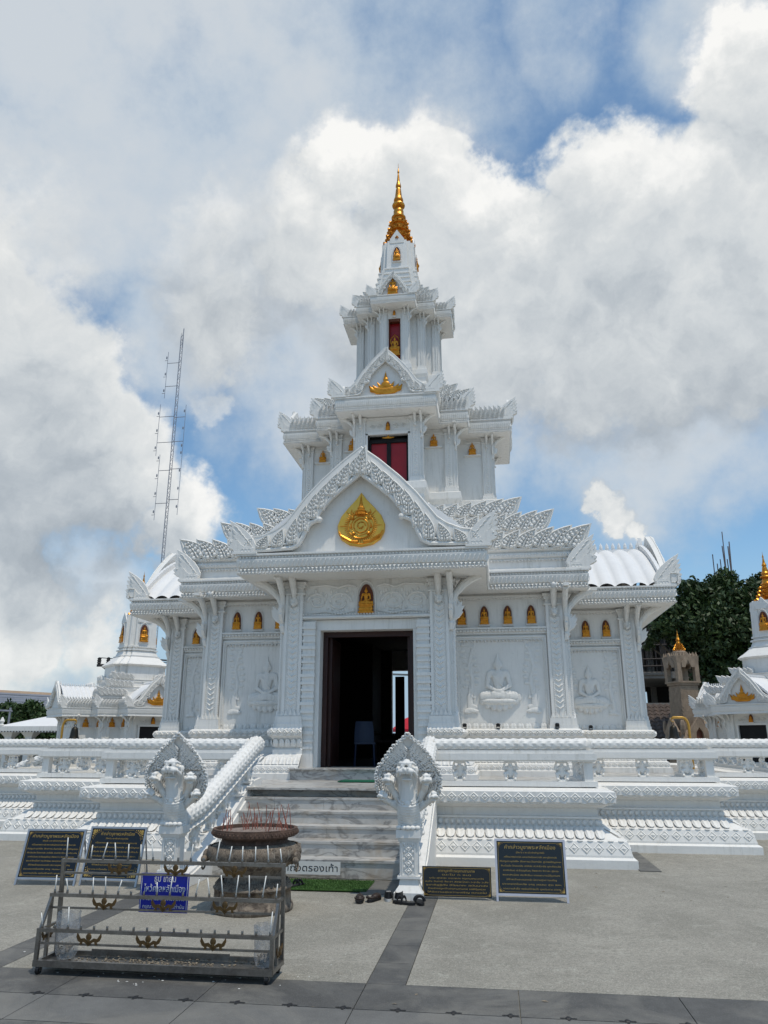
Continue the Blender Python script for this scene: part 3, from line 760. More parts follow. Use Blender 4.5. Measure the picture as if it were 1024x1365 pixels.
def stair_balustrade(label, loc, rz, s_):
    """local: stairs climb towards +y; origin is at the front post's base"""
    b = thing('naga_balustrade', label, 'balustrade', loc, rz, 'naga balustrades beside the steps')
    p = MB().frustum((0, 0), .155, .155, .155, .155, 0, .07).frustum((0, 0), .15, .15, .105, .105, .07, .135).frustum((0, 0), .105, .105, .095, .095, .135, .20).frustum((0, 0), .12, .12, .12, .12, .20, .225)
    p.frustum((0, 0), .095, .095, .095, .095, .225, .56).frustum((0, 0), .105, .105, .12, .12, .56, .60).frustum((0, 0), .13, .13, .13, .13, .60, .68)
    part('pedestal', p, 'white_paint', b)
    pn = MB()
    for k in range(4):
        z = .275+.075*k; pn.merge(t_diamond(.09, .085, .014), T(0, -.097, z))
        for q in (-1, 1): pn.ball((q*.045, -.1, z+.037), (.014, .01, .02), 6, 4)
    pn.box(-.075, -.062, -.106, -.094, .235, .55).box(.062, .075, -.106, -.094, .235, .55).box(-.075, .075, -.1065, -.0935, .545, .558).box(-.075, .075, -.1065, -.0935, .228, .241)
    part('pedestal_carving', pn, 'white_paint', b)
    nh = empty('naga_head', b, (0, -.02, .68))
    for nm, me in NAGA.items(): link(nm, me, nh)
    # rail body
    pts = [(0, .10, .74), (0, .22, .80), (0, .45, .86), (0, .75, .93), (0, 1.1, 1.03), (0, 2.80, 1.53), (0, 2.95, 1.555), (0, 3.06, 1.555)]
    pts = [(0, .12, .72), (0, .30, .76), (0, .60, .80), (0, .95, .90), (0, 1.35, 1.035), (0, 2.72, 1.50), (0, 2.86, 1.545), (0, 3.02, 1.55)]
    part('rail_body', scaled_tube(pts, .112, 190, 56, .019), 'white_paint', b, True)
    sl_ = MB().tube([(0, .13, .60), (0, .60, .665), (0, .95, .755), (0, 1.35, .89), (0, 2.72, 1.355), (0, 3.02, 1.40)], .105, 4, .38); part('rail_slab', sl_, 'white_paint', b)
    me = ME_BAL
    for y, z in ((.62, .33), (1.12, .50), (1.62, .68), (2.12, .85), (2.55, 1.0)):
        link('baluster', me, b, loc=(0, y, z), rot=(0, 0, -s_*PI/2), scale=(1, 1, 1.12))
    return b
BX = 1.345
bR = stair_balustrade('white naga balustrade right of the marble steps, its hooded head before the doorway', (CX+BX, 8.80, 0), 0, 1)
bL = stair_balustrade('white naga balustrade left of the marble steps, behind the incense pot', (CX-BX, 8.80, 0), 0, -1)
for (loc, rz, lb) in (((CX-10.55, CY+1.345, 0), -PI/2, None), ((CX-10.55, CY-1.345, 0), -PI/2, 'white naga balustrade coming down the far left side of the terrace'),
                      ((CX+10.55, CY-1.345, 0), PI/2, None)):
    if lb: c = copy_tree(bL); c.location = loc; c.rotation_euler = (0, 0, rz); c['label'] = lb
# side steps under it
st2 = thing('side_steps', 'marble steps going down the left side of the terrace behind the railing', 'stairs', (CX-9.9, CY, 0), -PI/2)
for i in range(6): part('step', MB().box(-1.29, 1.29, .31*i, 2.6, 0, hz[i+1]), 'marble', st2)

# front railings
def railing(label, side):
    r = thing('terrace_railing', label, 'railing', (CX, CY, 0), 0, 'naga railings along the terrace edge')
    ins = -.50
    full = tplan(side)(ins)
    n = len(full)//2
    if side > 0: P = full[:n+1]
    else: P = full[n-1:]
    P = [Vector((*p, 0)) for p in P]
    if side > 0: P[0].x = 1.42
    else: P[-1].x = -1.42
    pts = [(p.x, p.y, 1.545) for p in P]
    dense = []
    for ei, (a, b) in enumerate(zip(P[:-1], P[1:])):
        L = (b-a).length; o_ = .0025*(ei % 2)
        mb = scaled_tube([(a.x, a.y, 1.545), (b.x, b.y, 1.545)], .083, max(4, int(L/.018)), 42, .014)
        part('rail_body', mb, 'white_paint', r, True)
        e = (b-a).normalized(); nn = Vector((-e.y, e.x, 0)); 
        M = Matrix(((e.x, nn.x, 0, a.x), (e.y, nn.y, 0, a.y), (0, 0, 1, 0), (0, 0, 0, 1)))
        sb = MB().box(-.12-o_, L+.12+o_, -.12-o_, .12+o_, 1.335+o_, 1.425+o_).box(-.09-o_, L+.09+o_, -.09-o_, .09+o_, 1.4255+o_, 1.47+o_).box(-.10-o_, L+.10+o_, -.10-o_, .10+o_, 1.315+o_, 1.3345+o_)
        sb2 = MB().merge(sb, M); part('rail_slab', sb2, 'white_paint', r)
        cb = MB().merge(MB().box(-.11-o_, L+.11+o_, -.11-o_, .11+o_, .98+o_, 1.05+o_), M); part('rail_curb', cb, 'white_paint', r)
        k = max(1, round(L/.78))
        for i in range(k):
            for dx in (-.0,):
                p = a+e*(L*(i+.5)/k); ang = math.atan2(e.y, e.x)
                link('baluster', ME_BAL, r, loc=(p.x, p.y, 1.045), rot=(0, 0, ang), scale=(.95, 1.0, 1.0))
        # heavier post at each corner
    for p in P[1:-1]:
        part('corner_post', MB().box(p.x-.06, p.x+.06, p.y-.06, p.y+.06, 1.04, 1.325), 'white_paint', r)
    return r
rr_ = railing('white scaly naga railing on crouching balusters, right of the marble steps', 1)
rl_ = railing('white scaly naga railing on crouching balusters, left of the marble steps', -1)

# ------------------------------------------------------------------ shrine kit
def RZ(k): return Matrix.Rotation(k*PI/2, 4, 'Z')
def arch_pts(w_, h, n=6):
    """pointed arch outline, base at z=0"""
    P = [(-w_/2, 0), (-w_/2, h*.62)]
    for i in range(1, n): t = i/n; P.append((-w_/2*(1-t**1.6), h*(.62+.38*math.sin(t*PI/2)**1.25)))
    P.append((0, h)); return P+[(-x, z) for x, z in reversed(P[:-1])]
NICHE_CACHE = {}
def niche(root, M, w_, h, frame=True):
    key = (round(w_, 3), round(h, 3))
    if key not in NICHE_CACHE:
        fr = MB(); o = arch_pts(w_*1.28, h*1.12)
        fr.tube([(x, -.012, z-.01) for x, z in o], w_*.05, 5); fr.box(-w_*.7, w_*.7, -.03, .01, -.045, 0)
        bk = MB().prism(arch_pts(w_, h), -.006, .01)
        NICHE_CACHE[key] = (fr.mesh('niche', 'white_paint'), bk.mesh('niche_back', 'niche_red'))
    fr, bk = NICHE_CACHE[key]
    n = link('niche', fr, root, M=M)
    link('niche_back', bk, n)
    s_ = h/1.62; sx = min(s_, w_/.92)
    link('buddha_figure', ME_BUDDHA, n, M=Matrix.Translation((0, -.035, .47*s_)) @ Matrix.Diagonal((sx, s_*.45, s_, 1)))
    return n
PIL_CACHE = {}
def pilaster(root, M, w_, h, d, s, fine=True):
    key = (round(w_, 3), round(h, 3), round(d, 3), round(s, 3))
    if key not in PIL_CACHE:
        b = MB(); hw = w_/2
        b.box(-hw, hw, -d, 0, .0, h)
        for (e, a, c) in ((.065, 0, .07), (.05, .07, .13), (.045, .13, .2), (.02, .2, .25), (.03, h/s-.16, h/s-.10), (.055, h/s-.10, h/s-.04), (.035, h/s-.28, h/s-.25)):
            b.box(-hw-e*s, hw+e*s, -d-e*s, 0, a*s, c*s)
        b.box(-hw, -hw+.05*s, -d-.018*s, -d+.002, .25*s, h-.28*s).box(hw-.05*s, hw, -d-.018*s, -d+.002, .25*s, h-.28*s)
        c = MB()
        sp = .105*s; z = .36*s
        while z < h-.36*s:
            c.merge(t_chevron(.17*s, .085*s, .03*s), T(0, -d, z)); z += sp
        if fine:
            z = .27*s
            while z < h-.3*s:
                for q in (-1, 1): c.ball((q*(hw-.075*s), -d-.003, z), (.013*s, .013*s, .017*s), 5, 3); c.ball((q*(hw+.004*s), -d+.015*s, z), (.013*s, .013*s, .017*s), 5, 3)
                z += .045*s
        for k in range(5):                    # flames at the foot of the shaft
            c.prism([((k-2)*.08*s-.04*s, .20*s), ((k-2)*.08*s+.04*s, .20*s), ((k-2)*.08*s, .36*s-.03*s*abs(k-2))], -d-.035*s, -d, .2)
        f = MB()                              # naga mask under the capital
        f.ball((0, -d-.03*s, h-.42*s), (.07*s, .06*s, .09*s), 8, 6); f.ball((0, -d-.08*s, h-.47*s), (.045*s, .05*s, .04*s), 8, 5); f.ball((0, -d-.03*s, h-.33*s), (.045*s, .05*s, .06*s), 8, 5)
        f.tube([(0, -d-.03*s, h-.36*s), (0, -d-.07*s, h-.22*s), (0, -d-.20*s, h-.05*s), (0, -d-.42*s, h+.10*s)], [.035*s, .06*s, .07*s, .075*s], 8, 1.0)
        for q in (-1, 1): f.caps((q*.05*s, -d-.03*s, h-.40*s), (q*.075*s, -d-.02*s, h-.5*s), .02*s, .008*s, 4); f.ball((q*.05*s, -d-.05*s, h-.38*s), .022*s, 6, 4)
        PIL_CACHE[key] = (b.mesh('pilaster', 'white_paint'), c.mesh('shaft_carving', 'white_paint'), f.mesh('front_bracket', 'white_paint', True))
    a, b, c = PIL_CACHE[key]
    p = link('pilaster', a, root, M=M); link('shaft_carving', b, p); link('front_bracket', c, p); return p
BR_CACHE = {}
def bracket(root, M, s):
    key = round(s, 3)
    if key not in BR_CACHE:
        b = MB(); P = [(.0, -.80), (.07, -.70), (.13, -.56), (.12, -.42), (.09, -.32), (.14, -.18), (.28, -.02), (.44, .10), (.60, .17)]
        b.tube([(x*s, 0, z*s) for x, z in P], [.02*s, .035*s, .05*s, .06*s, .055*s, .06*s, .07*s, .075*s, .085*s], 8, .8, up=(0, 1, 0))
        b.prism([(x*s, z*s) for x, z in [(.10, -.68), (.20, -.62), (.27, -.52), (.25, -.50), (.30, -.40), (.25, -.41), (.26, -.32), (.20, -.36), (.12, -.45)]], -.03*s, .03*s, .1)
        b.prism([(x*s, z*s) for x, z in [(-.02, -.85), (.08, -.84), (.13, -.72), (.04, -.62), (-.02, -.66)]], -.035*s, .035*s, .1)
        b.box(.28*s, .72*s, -.055*s, .055*s, .15*s, .21*s)
        BR_CACHE[key] = b.mesh('bracket', 'white_paint', False)
    return link('bracket', BR_CACHE[key], root, M=M)
OUT = [(0, 2.0), (.17, 1.87), (.34, 1.74), (.74, 1.38), (1.05, 1.05), (1.25, .79), (1.42, .57), (1.60, .44), (1.87, .33), (2.30, .28)]
INN = [(0, 1.46), (.3, 1.22), (.55, 1.01), (.70, .84), (.80, .70), (.82, .62), (.77, .585), (.86, .57), (.96, .52), (1.03, .40), (1.08, .27), (1.16, .13), (1.28, .07), (1.65, .05), (2.05, .04), (2.30, .04)]
def resample(P, n):
    P = [Vector((*p, 0)) for p in P]; L = [0]
    for a, b in zip(P[:-1], P[1:]): L.append(L[-1]+(b-a).length)
    o = []
    for i in range(n+1):
        s_ = L[-1]*i/n
        for k in range(len(P)-1):
            if s_ <= L[k+1]+1e-9: q = P[k].lerp(P[k+1], (s_-L[k])/max(1e-9, L[k+1]-L[k])); o.append((q.x, q.y)); break
    return o
GB_CACHE = {}
def gable(root, M, w_, H, s, nleaf=10, fin=True, roofback=0.0):
    """curved bargeboard with leaves standing on a cornice; local origin at the cornice top centre, front at y=0"""
    key = (round(w_, 3), round(H, 3), nleaf)
    sx = w_/2.3; sz = H/2.0; th = .15*s
    if key not in GB_CACHE:
        N = 60; o = [(x*sx, z*sz) for x, z in resample(OUT, N)]; i_ = [(x*sx, z*sz) for x, z in resample(INN, N)]
        b = MB()
        for q in (-1, 1):
            for k in range(N):
                a = [(q*o[k][0], o[k][1]), (q*o[k+1][0], o[k+1][1]), (q*i_[k+1][0], i_[k+1][1]), (q*i_[k][0], i_[k][1])]
                v = [(x, -th*.35, z) for x, z in a]+[(x, th*.6, z) for x, z in a]
                f = [(0,3,2,1),(4,5,6,7),(0,1,5,4),(3,7,6,2)]
                b.add(v, f if q > 0 else [g[::-1] for g in f])
        for q in (-1, 1):
            b.tube([(q*x, -th*.45, z) for x, z in i_], .042*s, 6); b.tube([(q*(x+.03*s), -th*.55, z+.085*s) for x, z in i_[:-1]], .022*s, 5)
            b.tube([(q*x, -th*.3, z) for x, z in o], .020*s, 5)
            i2 = resample([(x*sx, z*sz) for x, z in INN], int(34))
            for x, z in i2: b.ball((q*x, -th*.6, z+.035*s), .016*s, 5, 4)
        b.ball((.77*sx, -th*.5, .59*sz), .06*s, 8, 6); b.ball((-.77*sx, -th*.5, .59*sz), .06*s, 8, 6)
        ty = MB().prism([(-1.7*sx, -.0), (-1.2*sx, .5*sz), (0, 1.65*sz), (1.2*sx, .5*sz), (1.7*sx, -.0)], .10*s, .16*s)
        leaf = t_leaf(1.0, 1.0, .16, .38)
        GB_CACHE[key] = (b.mesh('gable', 'white_paint'), ty.mesh('tympanum', 'white_paint'), leaf.mesh('gable_leaf', 'white_paint'), o, i_)
    me, ty, leaf, o, i_ = GB_CACHE[key]
    g = link('gable', me, root, M=M); link('tympanum', ty, g)
    for q in (-1, 1):
        for k in range(nleaf):
            t = (k+.55)/nleaf; idx = t*60; a = int(idx); f_ = idx-a
            oo = Vector(o[a]).lerp(Vector(o[min(60, a+1)]), f_); ii = Vector(i_[a]).lerp(Vector(i_[min(60, a+1)]), f_)
            d = oo-ii; h = d.length*.92; 
            if h < .05*s: continue
            base = ii+d*.10
            ang = math.atan2(d.x, d.y)       # lean of the leaf from the vertical
            ww = 2.75*sx/nleaf*1.12
            M2 = Matrix.Translation((q*base.x, -th*.42, base.y)) @ Matrix.Rotation(q*(ang-.12), 4, 'Y') @ Matrix.Diagonal((-q*ww, .55*s, h, 1))
            link('gable_leaf', leaf, g, M=M2)
    link('gable_leaf', leaf, g, M=Matrix.Translation((0, -th*.55, 1.42*sz)) @ Matrix.Diagonal((.30*s, .6*s, .60*sz, 1)))
    return g
FIN_CACHE = {}
def finial(root, M, size):
    key = round(size, 3)
    if key not in FIN_CACHE: FIN_CACHE[key] = t_finial(size, .085*size).mesh('corner_finial', 'white_paint')
    return link('corner_finial', FIN_CACHE[key], root, M=M)
CL = {}
def crest(root, R, y, x0, x1, z, s, hbase=.42, hi=.62, carve=True):
    """row of leaves on a parapet, rising to the corner, on both sides of the gable"""
    n = max(2, round((x1-x0)/(.30*s)))
    if 'leaf' not in CL: CL['leaf'] = t_leaf(1.0, 1.0, .16, .42).mesh('crest_leaf', 'white_paint')
    for q in (-1, 1):
        bd = MB().box(q*x0 if q > 0 else -x1, x1 if q > 0 else -x0, y-.02*s, y+.10*s, z-.02*s, z+.80*hbase*s)
        p = part('crest_band', bd, 'white_paint', root, M=R)
        for k in range(n):
            t = k/(n-1); rise = 1.0 if abs(R[1][1]) > .5 else 0.0; h = (hbase+(hi-hbase)*(t**2)*rise)*s; wd = (x1-x0)/n*(1.28+.3*t**3)
            M = R @ Matrix.Translation((q*(x0+(x1-x0)*(k+.45)/n), y-.02*s, z)) @ Matrix.Rotation(q*(.16+.30*t**2*rise), 4, 'Y') @ Matrix.Diagonal((q*wd*1.12, s*.8, h*1.04, 1))
            link('crest_leaf', CL['leaf'], root, M=M)
def ribbed_roof(root, M, hw, L, H, rib=.32, s=1.0, crest_=True, gend=True):
    """roof of a wing: ridge runs along y from 0 to L, eaves at x=+-hw"""
    nr = max(3, round(L/rib)); st = L/nr
    def prof(t):                # t 0 at ridge, 1 at eave
        return hw*t, H*(1-.42*t-.58*t**1.7)
    mb = MB()
    for q in (-1, 1):
        def fn(u, t, q=q):
            x, z = prof(t); ph = (u*nr) % 1.0 if u < 1 else 1.0
            sway = .30*st*math.sin(t*PI*1.5)
            return (q*x, u*L, z+.09*s*abs(math.sin(PI*ph))**.7-.02*s)
        g = MB().grid(fn, nr*7, 10)
        if q > 0: g.f = [f[::-1] for f in g.f]
        mb.merge(g)
    o = part('roof', mb, 'roof_white', root, True, M=M)
    if crest_:
        c = MB().box(-.05*s, .05*s, 0, L, H-.02*s, H+.07*s)
        k = int(L/(.15*s))
        for i in range(k): c.lathe([(.028*s, 0), (.05*s, .05*s), (.04*s, .12*s), (.006*s, .19*s)], 6, (0, L*(i+.5)/k, H+.06*s))
        link('ridge_crest', c.mesh('ridge_crest', 'roof_white'), o)
    if gend:
        e = MB()
        for q in (-1, 1):
            P = [prof(t/12) for t in range(13)]
            for a, b in zip(P[:-1], P[1:]):
                v = [(q*a[0], -.05*s, a[1]-.02*s), (q*b[0], -.05*s, b[1]-.02*s), (q*b[0], -.04*s, b[1]+.15*s), (q*a[0], -.04*s, a[1]+.17*s)]; v += [(x, .04*s, z) for x, y, z in v]
                f = [(0,1,2,3),(7,6,5,4),(3,2,6,7),(1,0,4,5)]
                e.add(v, f if q > 0 else [g[::-1] for g in f])
        e.prism([(-.06*s, H+.1*s), (.06*s, H+.1*s), (.0, H+.36*s)], -.05*s, .05*s, .1)
        link('verge', e.mesh('verge', 'roof_white'), o)
    return o
def cornice(root, fn, z0, z1, s, inner=1.0, detail=True):
    h = z1-z0
    P = [(-inner, z0+.05*h), (-.06*s, z0), (-.03*s, z0), (-.03*s, z0+.10*h), (-.055*s, z0+.12*h), (-.055*s, z0+.28*h), (-.02*s, z0+.32*h), (.01*s, z0+.66*h), (.01*s, z0+.72*h), (-.03*s, z0+.74*h), (-.03*s, z0+.86*h), (.02*s, z0+.88*h), (.02*s, z0+.98*h), (-.02*s, z1), (-inner, z1+.001)]
    c = part('cornice', MB().sweep(P, fn), 'white_paint', root)
    if detail:
        mb = MB(); sp = .075*s
        join_band(mb, t_drop(.052*s, .10*h+.035*s), band_mats(fn(-.040*s), z0+.26*h, sp)); 
        join_band(mb, t_drop(.050*s, .10*h), band_mats(fn(-.018*s), z0+.09*h, sp*.9))
        o = link('drop_fringe', mb.mesh('drop_fringe', 'white_paint'), c); o['kind'] = 'stuff'
        mb = MB(); join_band(mb, t_rope(.075*s, .34*h), band_mats(fn(-.012*s), z0+.33*h, .085*s)); o = link('rope_band', mb.mesh('rope_band', 'white_paint'), c); o['kind'] = 'stuff'
        mb = MB(); join_band(mb, t_bead(.026*s), band_mats(fn(-.022*s), z0+.80*h, .062*s)); o = link('bead_row', mb.mesh('bead_row', 'white_paint'), c); o['kind'] = 'stuff'
        mb = MB(); join_band(mb, MB().box(-.02*s, .02*s, -.012*s, .01, -.012*s, .012*s), band_mats(fn(.012*s), z0+.935*h, .062*s)); o = link('dentil_row', mb.mesh('dentil_row', 'white_paint'), c); o['kind'] = 'stuff'
    return c
def open_walls(root, A, zb, zt, dw, dz, dz0=None, name='wall', back=True):
    """wall shell on the three-step plan with a doorway of half width dw up to dz on front and back"""
    fn = plan3(A); P = fn(0); n = len(P); mb = MB(); dz0 = zb if dz0 is None else dz0
    for i in range(n):
        a = P[i]; b = P[(i+1) % n]
        front = abs(a[1]-b[1]) < 1e-6 and abs(abs(a[1])-A[2]) < 1e-6 and (a[1] < 0 or back)
        segs = [(a, b, zb, zt)]
        if front:
            sg = 1 if b[0] > a[0] else -1
            segs = [(a, (-sg*dw, a[1]), zb, zt), ((sg*dw, a[1]), b, zb, zt), ((-sg*dw, a[1]), (sg*dw, a[1]), dz, zt)]
            if dz0 > zb+.001: segs.append(((-sg*dw, a[1]), (sg*dw, a[1]), zb, dz0))
        for p, q, z0, z1 in segs:
            e = Vector((q[0]-p[0], q[1]-p[1], 0)).normalized(); nn = Vector((-e.y, e.x, 0))*.18
            v = [(p[0], p[1], z0), (q[0], q[1], z0), (q[0]+nn.x, q[1]+nn.y, z0), (p[0]+nn.x, p[1]+nn.y, z0)]; v += [(x, y, z1) for x, y, _ in v]
            mb.add(v, [(0,3,2,1),(4,5,6,7),(0,1,5,4),(1,2,6,5),(2,3,7,6),(3,0,4,7)])
    return part(name, mb, 'white_paint', root)
def pedestal(root, fn, z0, z1, s, cut=None, dia=True, flare=1.0):
    h = z1-z0; f = flare*s
    P = [(.42*f, z0), (.42*f, z0+.13*h), (.38*f, z0+.15*h), (.36*f, z0+.30*h), (.30*f, z0+.33*h), (.16*f, z0+.48*h), (.14*f, z0+.52*h), (.10*f, z0+.54*h), (.10*f, z0+.70*h), (.17*f, z0+.78*h), (.20*f, z0+.82*h), (.20*f, z1-.02*h), (.15*f, z1), (-.5*s, z1+.001)]
    p = part('pedestal', MB().sweep(P, fn), 'white_paint', root)
    mb = MB(); join_band(mb, t_petal(.11*s, .17*h+.06*s, .03*s), band_mats(fn(.315*f), z0+.33*h, .115*s, tilt=-.75)); o = link('lotus_petals', mb.mesh('lotus_petals', 'white_paint'), p); o['kind'] = 'stuff'
    mb = MB(); join_band(mb, t_bead(.022*s), band_mats(fn(.105*f), z0+.62*h, .06*s)); o = link('bead_row', mb.mesh('bead_row', 'white_paint'), p); o['kind'] = 'stuff'
    return p, fn
def figure_crest_gold(root, M, w_, h):
    """gilt seated figure between scrolls, for the small gables"""
    m = MB(); m.merge(MB().ball((0, 0, 0), (.5, .08, .12), 10, 6), T(0, 0, .16))
    for q in (-1, 1):
        m.tube([(0, 0, .1), (q*.25, 0, .08), (q*.42, 0, .22), (q*.50, 0, .40)], [.07, .08, .07, .02], 7); m.tube([(q*.1, 0, .22), (q*.3, 0, .26), (q*.40, 0, .42)], [.06, .06, .02], 7)
        m.tube([(q*.05, 0, .3), (q*.2, 0, .38), (q*.26, 0, .54)], [.06, .05, .015], 7)
    m.ball((0, -.03, .42), (.14, .08, .14), 8, 6); m.ball((0, -.03, .62), (.08, .07, .09), 8, 6); m.lathe([(.07, .68), (.04, .78), (.008, 1.0)], 8); m.box(-.2, .2, -.05, .05, .0, .06)
    key = 'gcrest'
    if key not in CL: CL[key] = fuse(m, 'gilt_relief', 'gold', .022, 1)
    return link('gilt_relief', CL[key], root, M=M @ Matrix.Diagonal((w_, .5*h, h, 1)))

def level(root, Aw, Ac, zb, z0, z1, s, gH, pw, detail=True, roofH=None, sides=(0, 1, 3), tiers=None, fins=.68, attic=.48, finlist=None, leafn=10, crestrow=True, roofgend=True):
    """one storey: cornice, gables on every face, pilasters at the corners, crests and finials"""
    a1, a2, a3 = Ac; w1, w2, w3 = Aw
    cornice(root, plan3(Ac), z0, z1, s, max(a1-w1, a2-w2, a3-w3)+.25*s if min(Ac) > 1.2 else max(a1-w1, a2-w2, a3-w3)+.06*s, detail)
    H = z0-zb
    for k in (0, 1, 2, 3):
        R = RZ(k)
        if k in sides:
            for q in (-1, 1):
                for (x, y) in ((w1-pw/2, -w3), (w2-pw/2, -w2), (w3-pw/2, -w1)):
                    pilaster(root, R @ Matrix.Translation((q*x, y, zb)), pw, H+.012*s, .09*s, s, detail and k == 0)
                    bracket(root, R @ Matrix.Translation((q*(x+pw/2), y-.05*s, z0-.14*s)) @ Matrix.Diagonal((q, 1, 1, 1)), s*min(1.0, (a2-w2)/s/.6+.25))
        if k != 2 or True:
            ov = .14*s if k else 0.0
            gable(root, R @ Matrix.Translation((0, -a3+.12*s-ov, z1+.02*s)), a1+.0*s, gH*(1 if k == 0 else .84), s, leafn)
        ribbed_roof(root, R @ Matrix.Translation((0, -a3+.35*s-(.14*s if k else 0), z1+.02*s)), a1-.12*s, a3-.5*s+(.14*s if k else 0), (roofH or gH*.84)*(1 if k == 0 else .92), .36*s, s, True, roofgend)
        if k in sides:
            for q in (-1, 1):
                fl = finlist or ((a1-.10*s, -a3+.02*s, fins*.92), (a2-.14*s, -a2+.08*s, fins), (a3-.16*s, -a1+.08*s, fins))
                for (x, y, sz) in fl[: (3 if k == 0 else 2)]:
                    if k and (R @ Vector((q*x, y, 0))).y < 0: continue
                    finial(root, R @ Matrix.Translation((q*x, y, z1)) @ Matrix.Diagonal((q, 1, 1, 1)), sz)
    if s < .8:
        af = MB(); tl = t_leaf(.26*s, .56*s, .12*s, .16*s); keep = lambda L_: [M for M in L_ if max(abs(M.translation.x), abs(M.translation.y)) < a3-.25*s]; join_band(af, tl, keep(band_mats(plan3(Ac)(-.06*s), z1, .21*s, tilt=.16))); tl2 = t_leaf(.24*s, .44*s, .10*s, -.12*s)
        join_band(af, tl2, [M @ Matrix.Translation((0, .16*s, .30*s)) for M in keep(band_mats(plan3(Ac)(-.10*s), z1, .20*s))])
        o = part('antefix_row', af, 'white_paint', root); o['kind'] = 'stuff'
    # attic and crest tiers over the middle body
    if tiers:
        prev = z1
        for j, (half, zb_, hb, hi) in enumerate(tiers):
            P = [(-.02*s, prev-.02), (-.02*s, prev+.06*s), (-.08*s, prev+.08*s), (-.08*s, zb_-.22*s), (-.03*s, zb_-.18*s), (-.03*s, zb_-.10*s), (-.07*s, zb_-.08*s), (.0, zb_-.03*s), (.0, zb_), (-half+.05, zb_+.001)]
            at = part('attic', MB().sweep(P, planbox(half)), 'white_paint', root)
            if detail:
                mb = MB(); join_band(mb, t_bead(.024*s), band_mats(planbox(half)(-.03*s), zb_-.14*s, .062*s)); join_band(mb, t_drop(.05*s, .06*s), band_mats(planbox(half)(-.06*s), zb_-.23*s, .07*s))
                o = link('bead_row', mb.mesh('bead_row', 'white_paint'), at); o['kind'] = 'stuff'
            if crestrow:
                for k in sides: crest(root, RZ(k), -half+.06*s, max(a1*.72, .25*half) if j == 0 else half*.35, half-(.02 if k == 0 else .34)*s, zb_, s, hb/s, hi/s)
            prev = zb_

# ------------------------------------------------------------------ the main shrine
shrine = thing('main_shrine', 'tall white many-tiered shrine with golden spire and dark open doorway', 'shrine', (CX, CY, 0))
Aw1 = (1.55, 3.78, 5.58); Ac1 = (2.30, 4.30, 6.42)
ZB, ZC0, ZC1 = 1.83, 4.54, 4.93
open_walls(shrine, Aw1, 1.05, ZC0+.05, .96, 3.80, 1.12)
# pedestal with a gap for the doorway
def ped_open(o):
    P = plan3(Aw1)(o); P = P[:]          # starts at the front right corner
    return [(1.13, P[0][1])]+P[:-1]+[P[-1], (-1.13, P[-1][1])]
pp = [(.44, .948), (.44, 1.05), (.40, 1.06), (.38, 1.17), (.36, 1.18), (.34, 1.20), (.22, 1.33), (.20, 1.35), (.13, 1.37), (.13, 1.45), (.10, 1.47), (.10, 1.58), (.16, 1.66), (.20, 1.69), (.20, 1.80), (.16, 1.83), (-.3, 1.831)]
part('pedestal', MB().sweep(pp, ped_open, False), 'white_paint', shrine)
dm = band_mats(ped_open(.203), 1.748, .128, closed=False)
pieces('diamond_tile', t_diamond(.125, .112, .030), 'white_paint', dm, shrine, 290)
mb = MB(); join_band(mb, t_petal(.115, .18, .03), band_mats(ped_open(.345), 1.20, .12, closed=False, tilt=-.72)); join_band(mb, t_petal(.115, .14, .03), band_mats(ped_open(.125), 1.50, .12, closed=False, tilt=.3)); o = part('lotus_petals', mb, 'white_paint', shrine); o['kind'] = 'stuff'
mb = MB(); join_band(mb, t_diamond(.115, .10, .014), band_mats(ped_open(.395), 1.115, .12, closed=False)); o = part('lower_diamonds', mb, 'white_paint', shrine); o['kind'] = 'stuff'
# leafy cresting at the foot of the wall panels
mb = MB(); join_band(mb, t_petal(.13, .11, .02), [M for M in band_mats(plan3(Aw1)(.01), 1.835, .15) if not (abs(M.translation.x) < 1.3 and M.translation.y < -5)]); o = part('foot_leaves', mb, 'white_paint', shrine); o['kind'] = 'stuff'
level(shrine, Aw1, Ac1, ZB, ZC0, ZC1, 1.0, 2.02, .34, True, 1.42,
      tiers=[(4.16, 5.42, .40, .62), (3.50, 5.98, .38, .60), (2.86, 6.52, .36, .58)], fins=.70)
# doorway: piers of stacked rings, jambs, lintel frieze, timber frame
for q in (-1, 1):
    mb = MB(); z = 1.12; k = 0
    mb.box(.957, 1.20, -.012, .12, 1.12, 3.797)
    mb.box(.95, 1.215, -.10, .02, 1.12, 1.38)
    seq = [.05, .03, .05, .03, .06, .04, .05, .03]
    z = 1.38
    while z < 3.74:
        hh = seq[k % 8]*1.5; e = [.0, .022, .0, .03, .01, .035, .0, .02][k % 8]
        mb.box(.965-e*.6, 1.19+e*.6, -.075-e, .0, z, min(z+hh, 3.78)); z += hh; k += 1
    v = mb.verts(); v[:, 1] += -5.58; 
    m3 = MB().add(np.column_stack([v[:, 0]*q, v[:, 1], v[:, 2]]), mb.f if q > 0 else [f[::-1] for f in mb.f]); part('door_pier', m3, 'white_paint', shrine)
part('door_surround', MB().box(-.955, -.88, -5.565, -5.0, 1.12, 3.598).box(.88, .955, -5.565, -5.0, 1.12, 3.598).box(-.955, .955, -5.562, -5.0, 3.60, 3.795), 'white_paint', shrine)
part('door_frame', MB().box(-.88, -.79, -5.30, -5.18, 1.12, 3.60).box(.79, .88, -5.30, -5.18, 1.12, 3.60).box(-.79, .79, -5.30, -5.18, 3.50, 3.60), 'dark_wood', shrine)
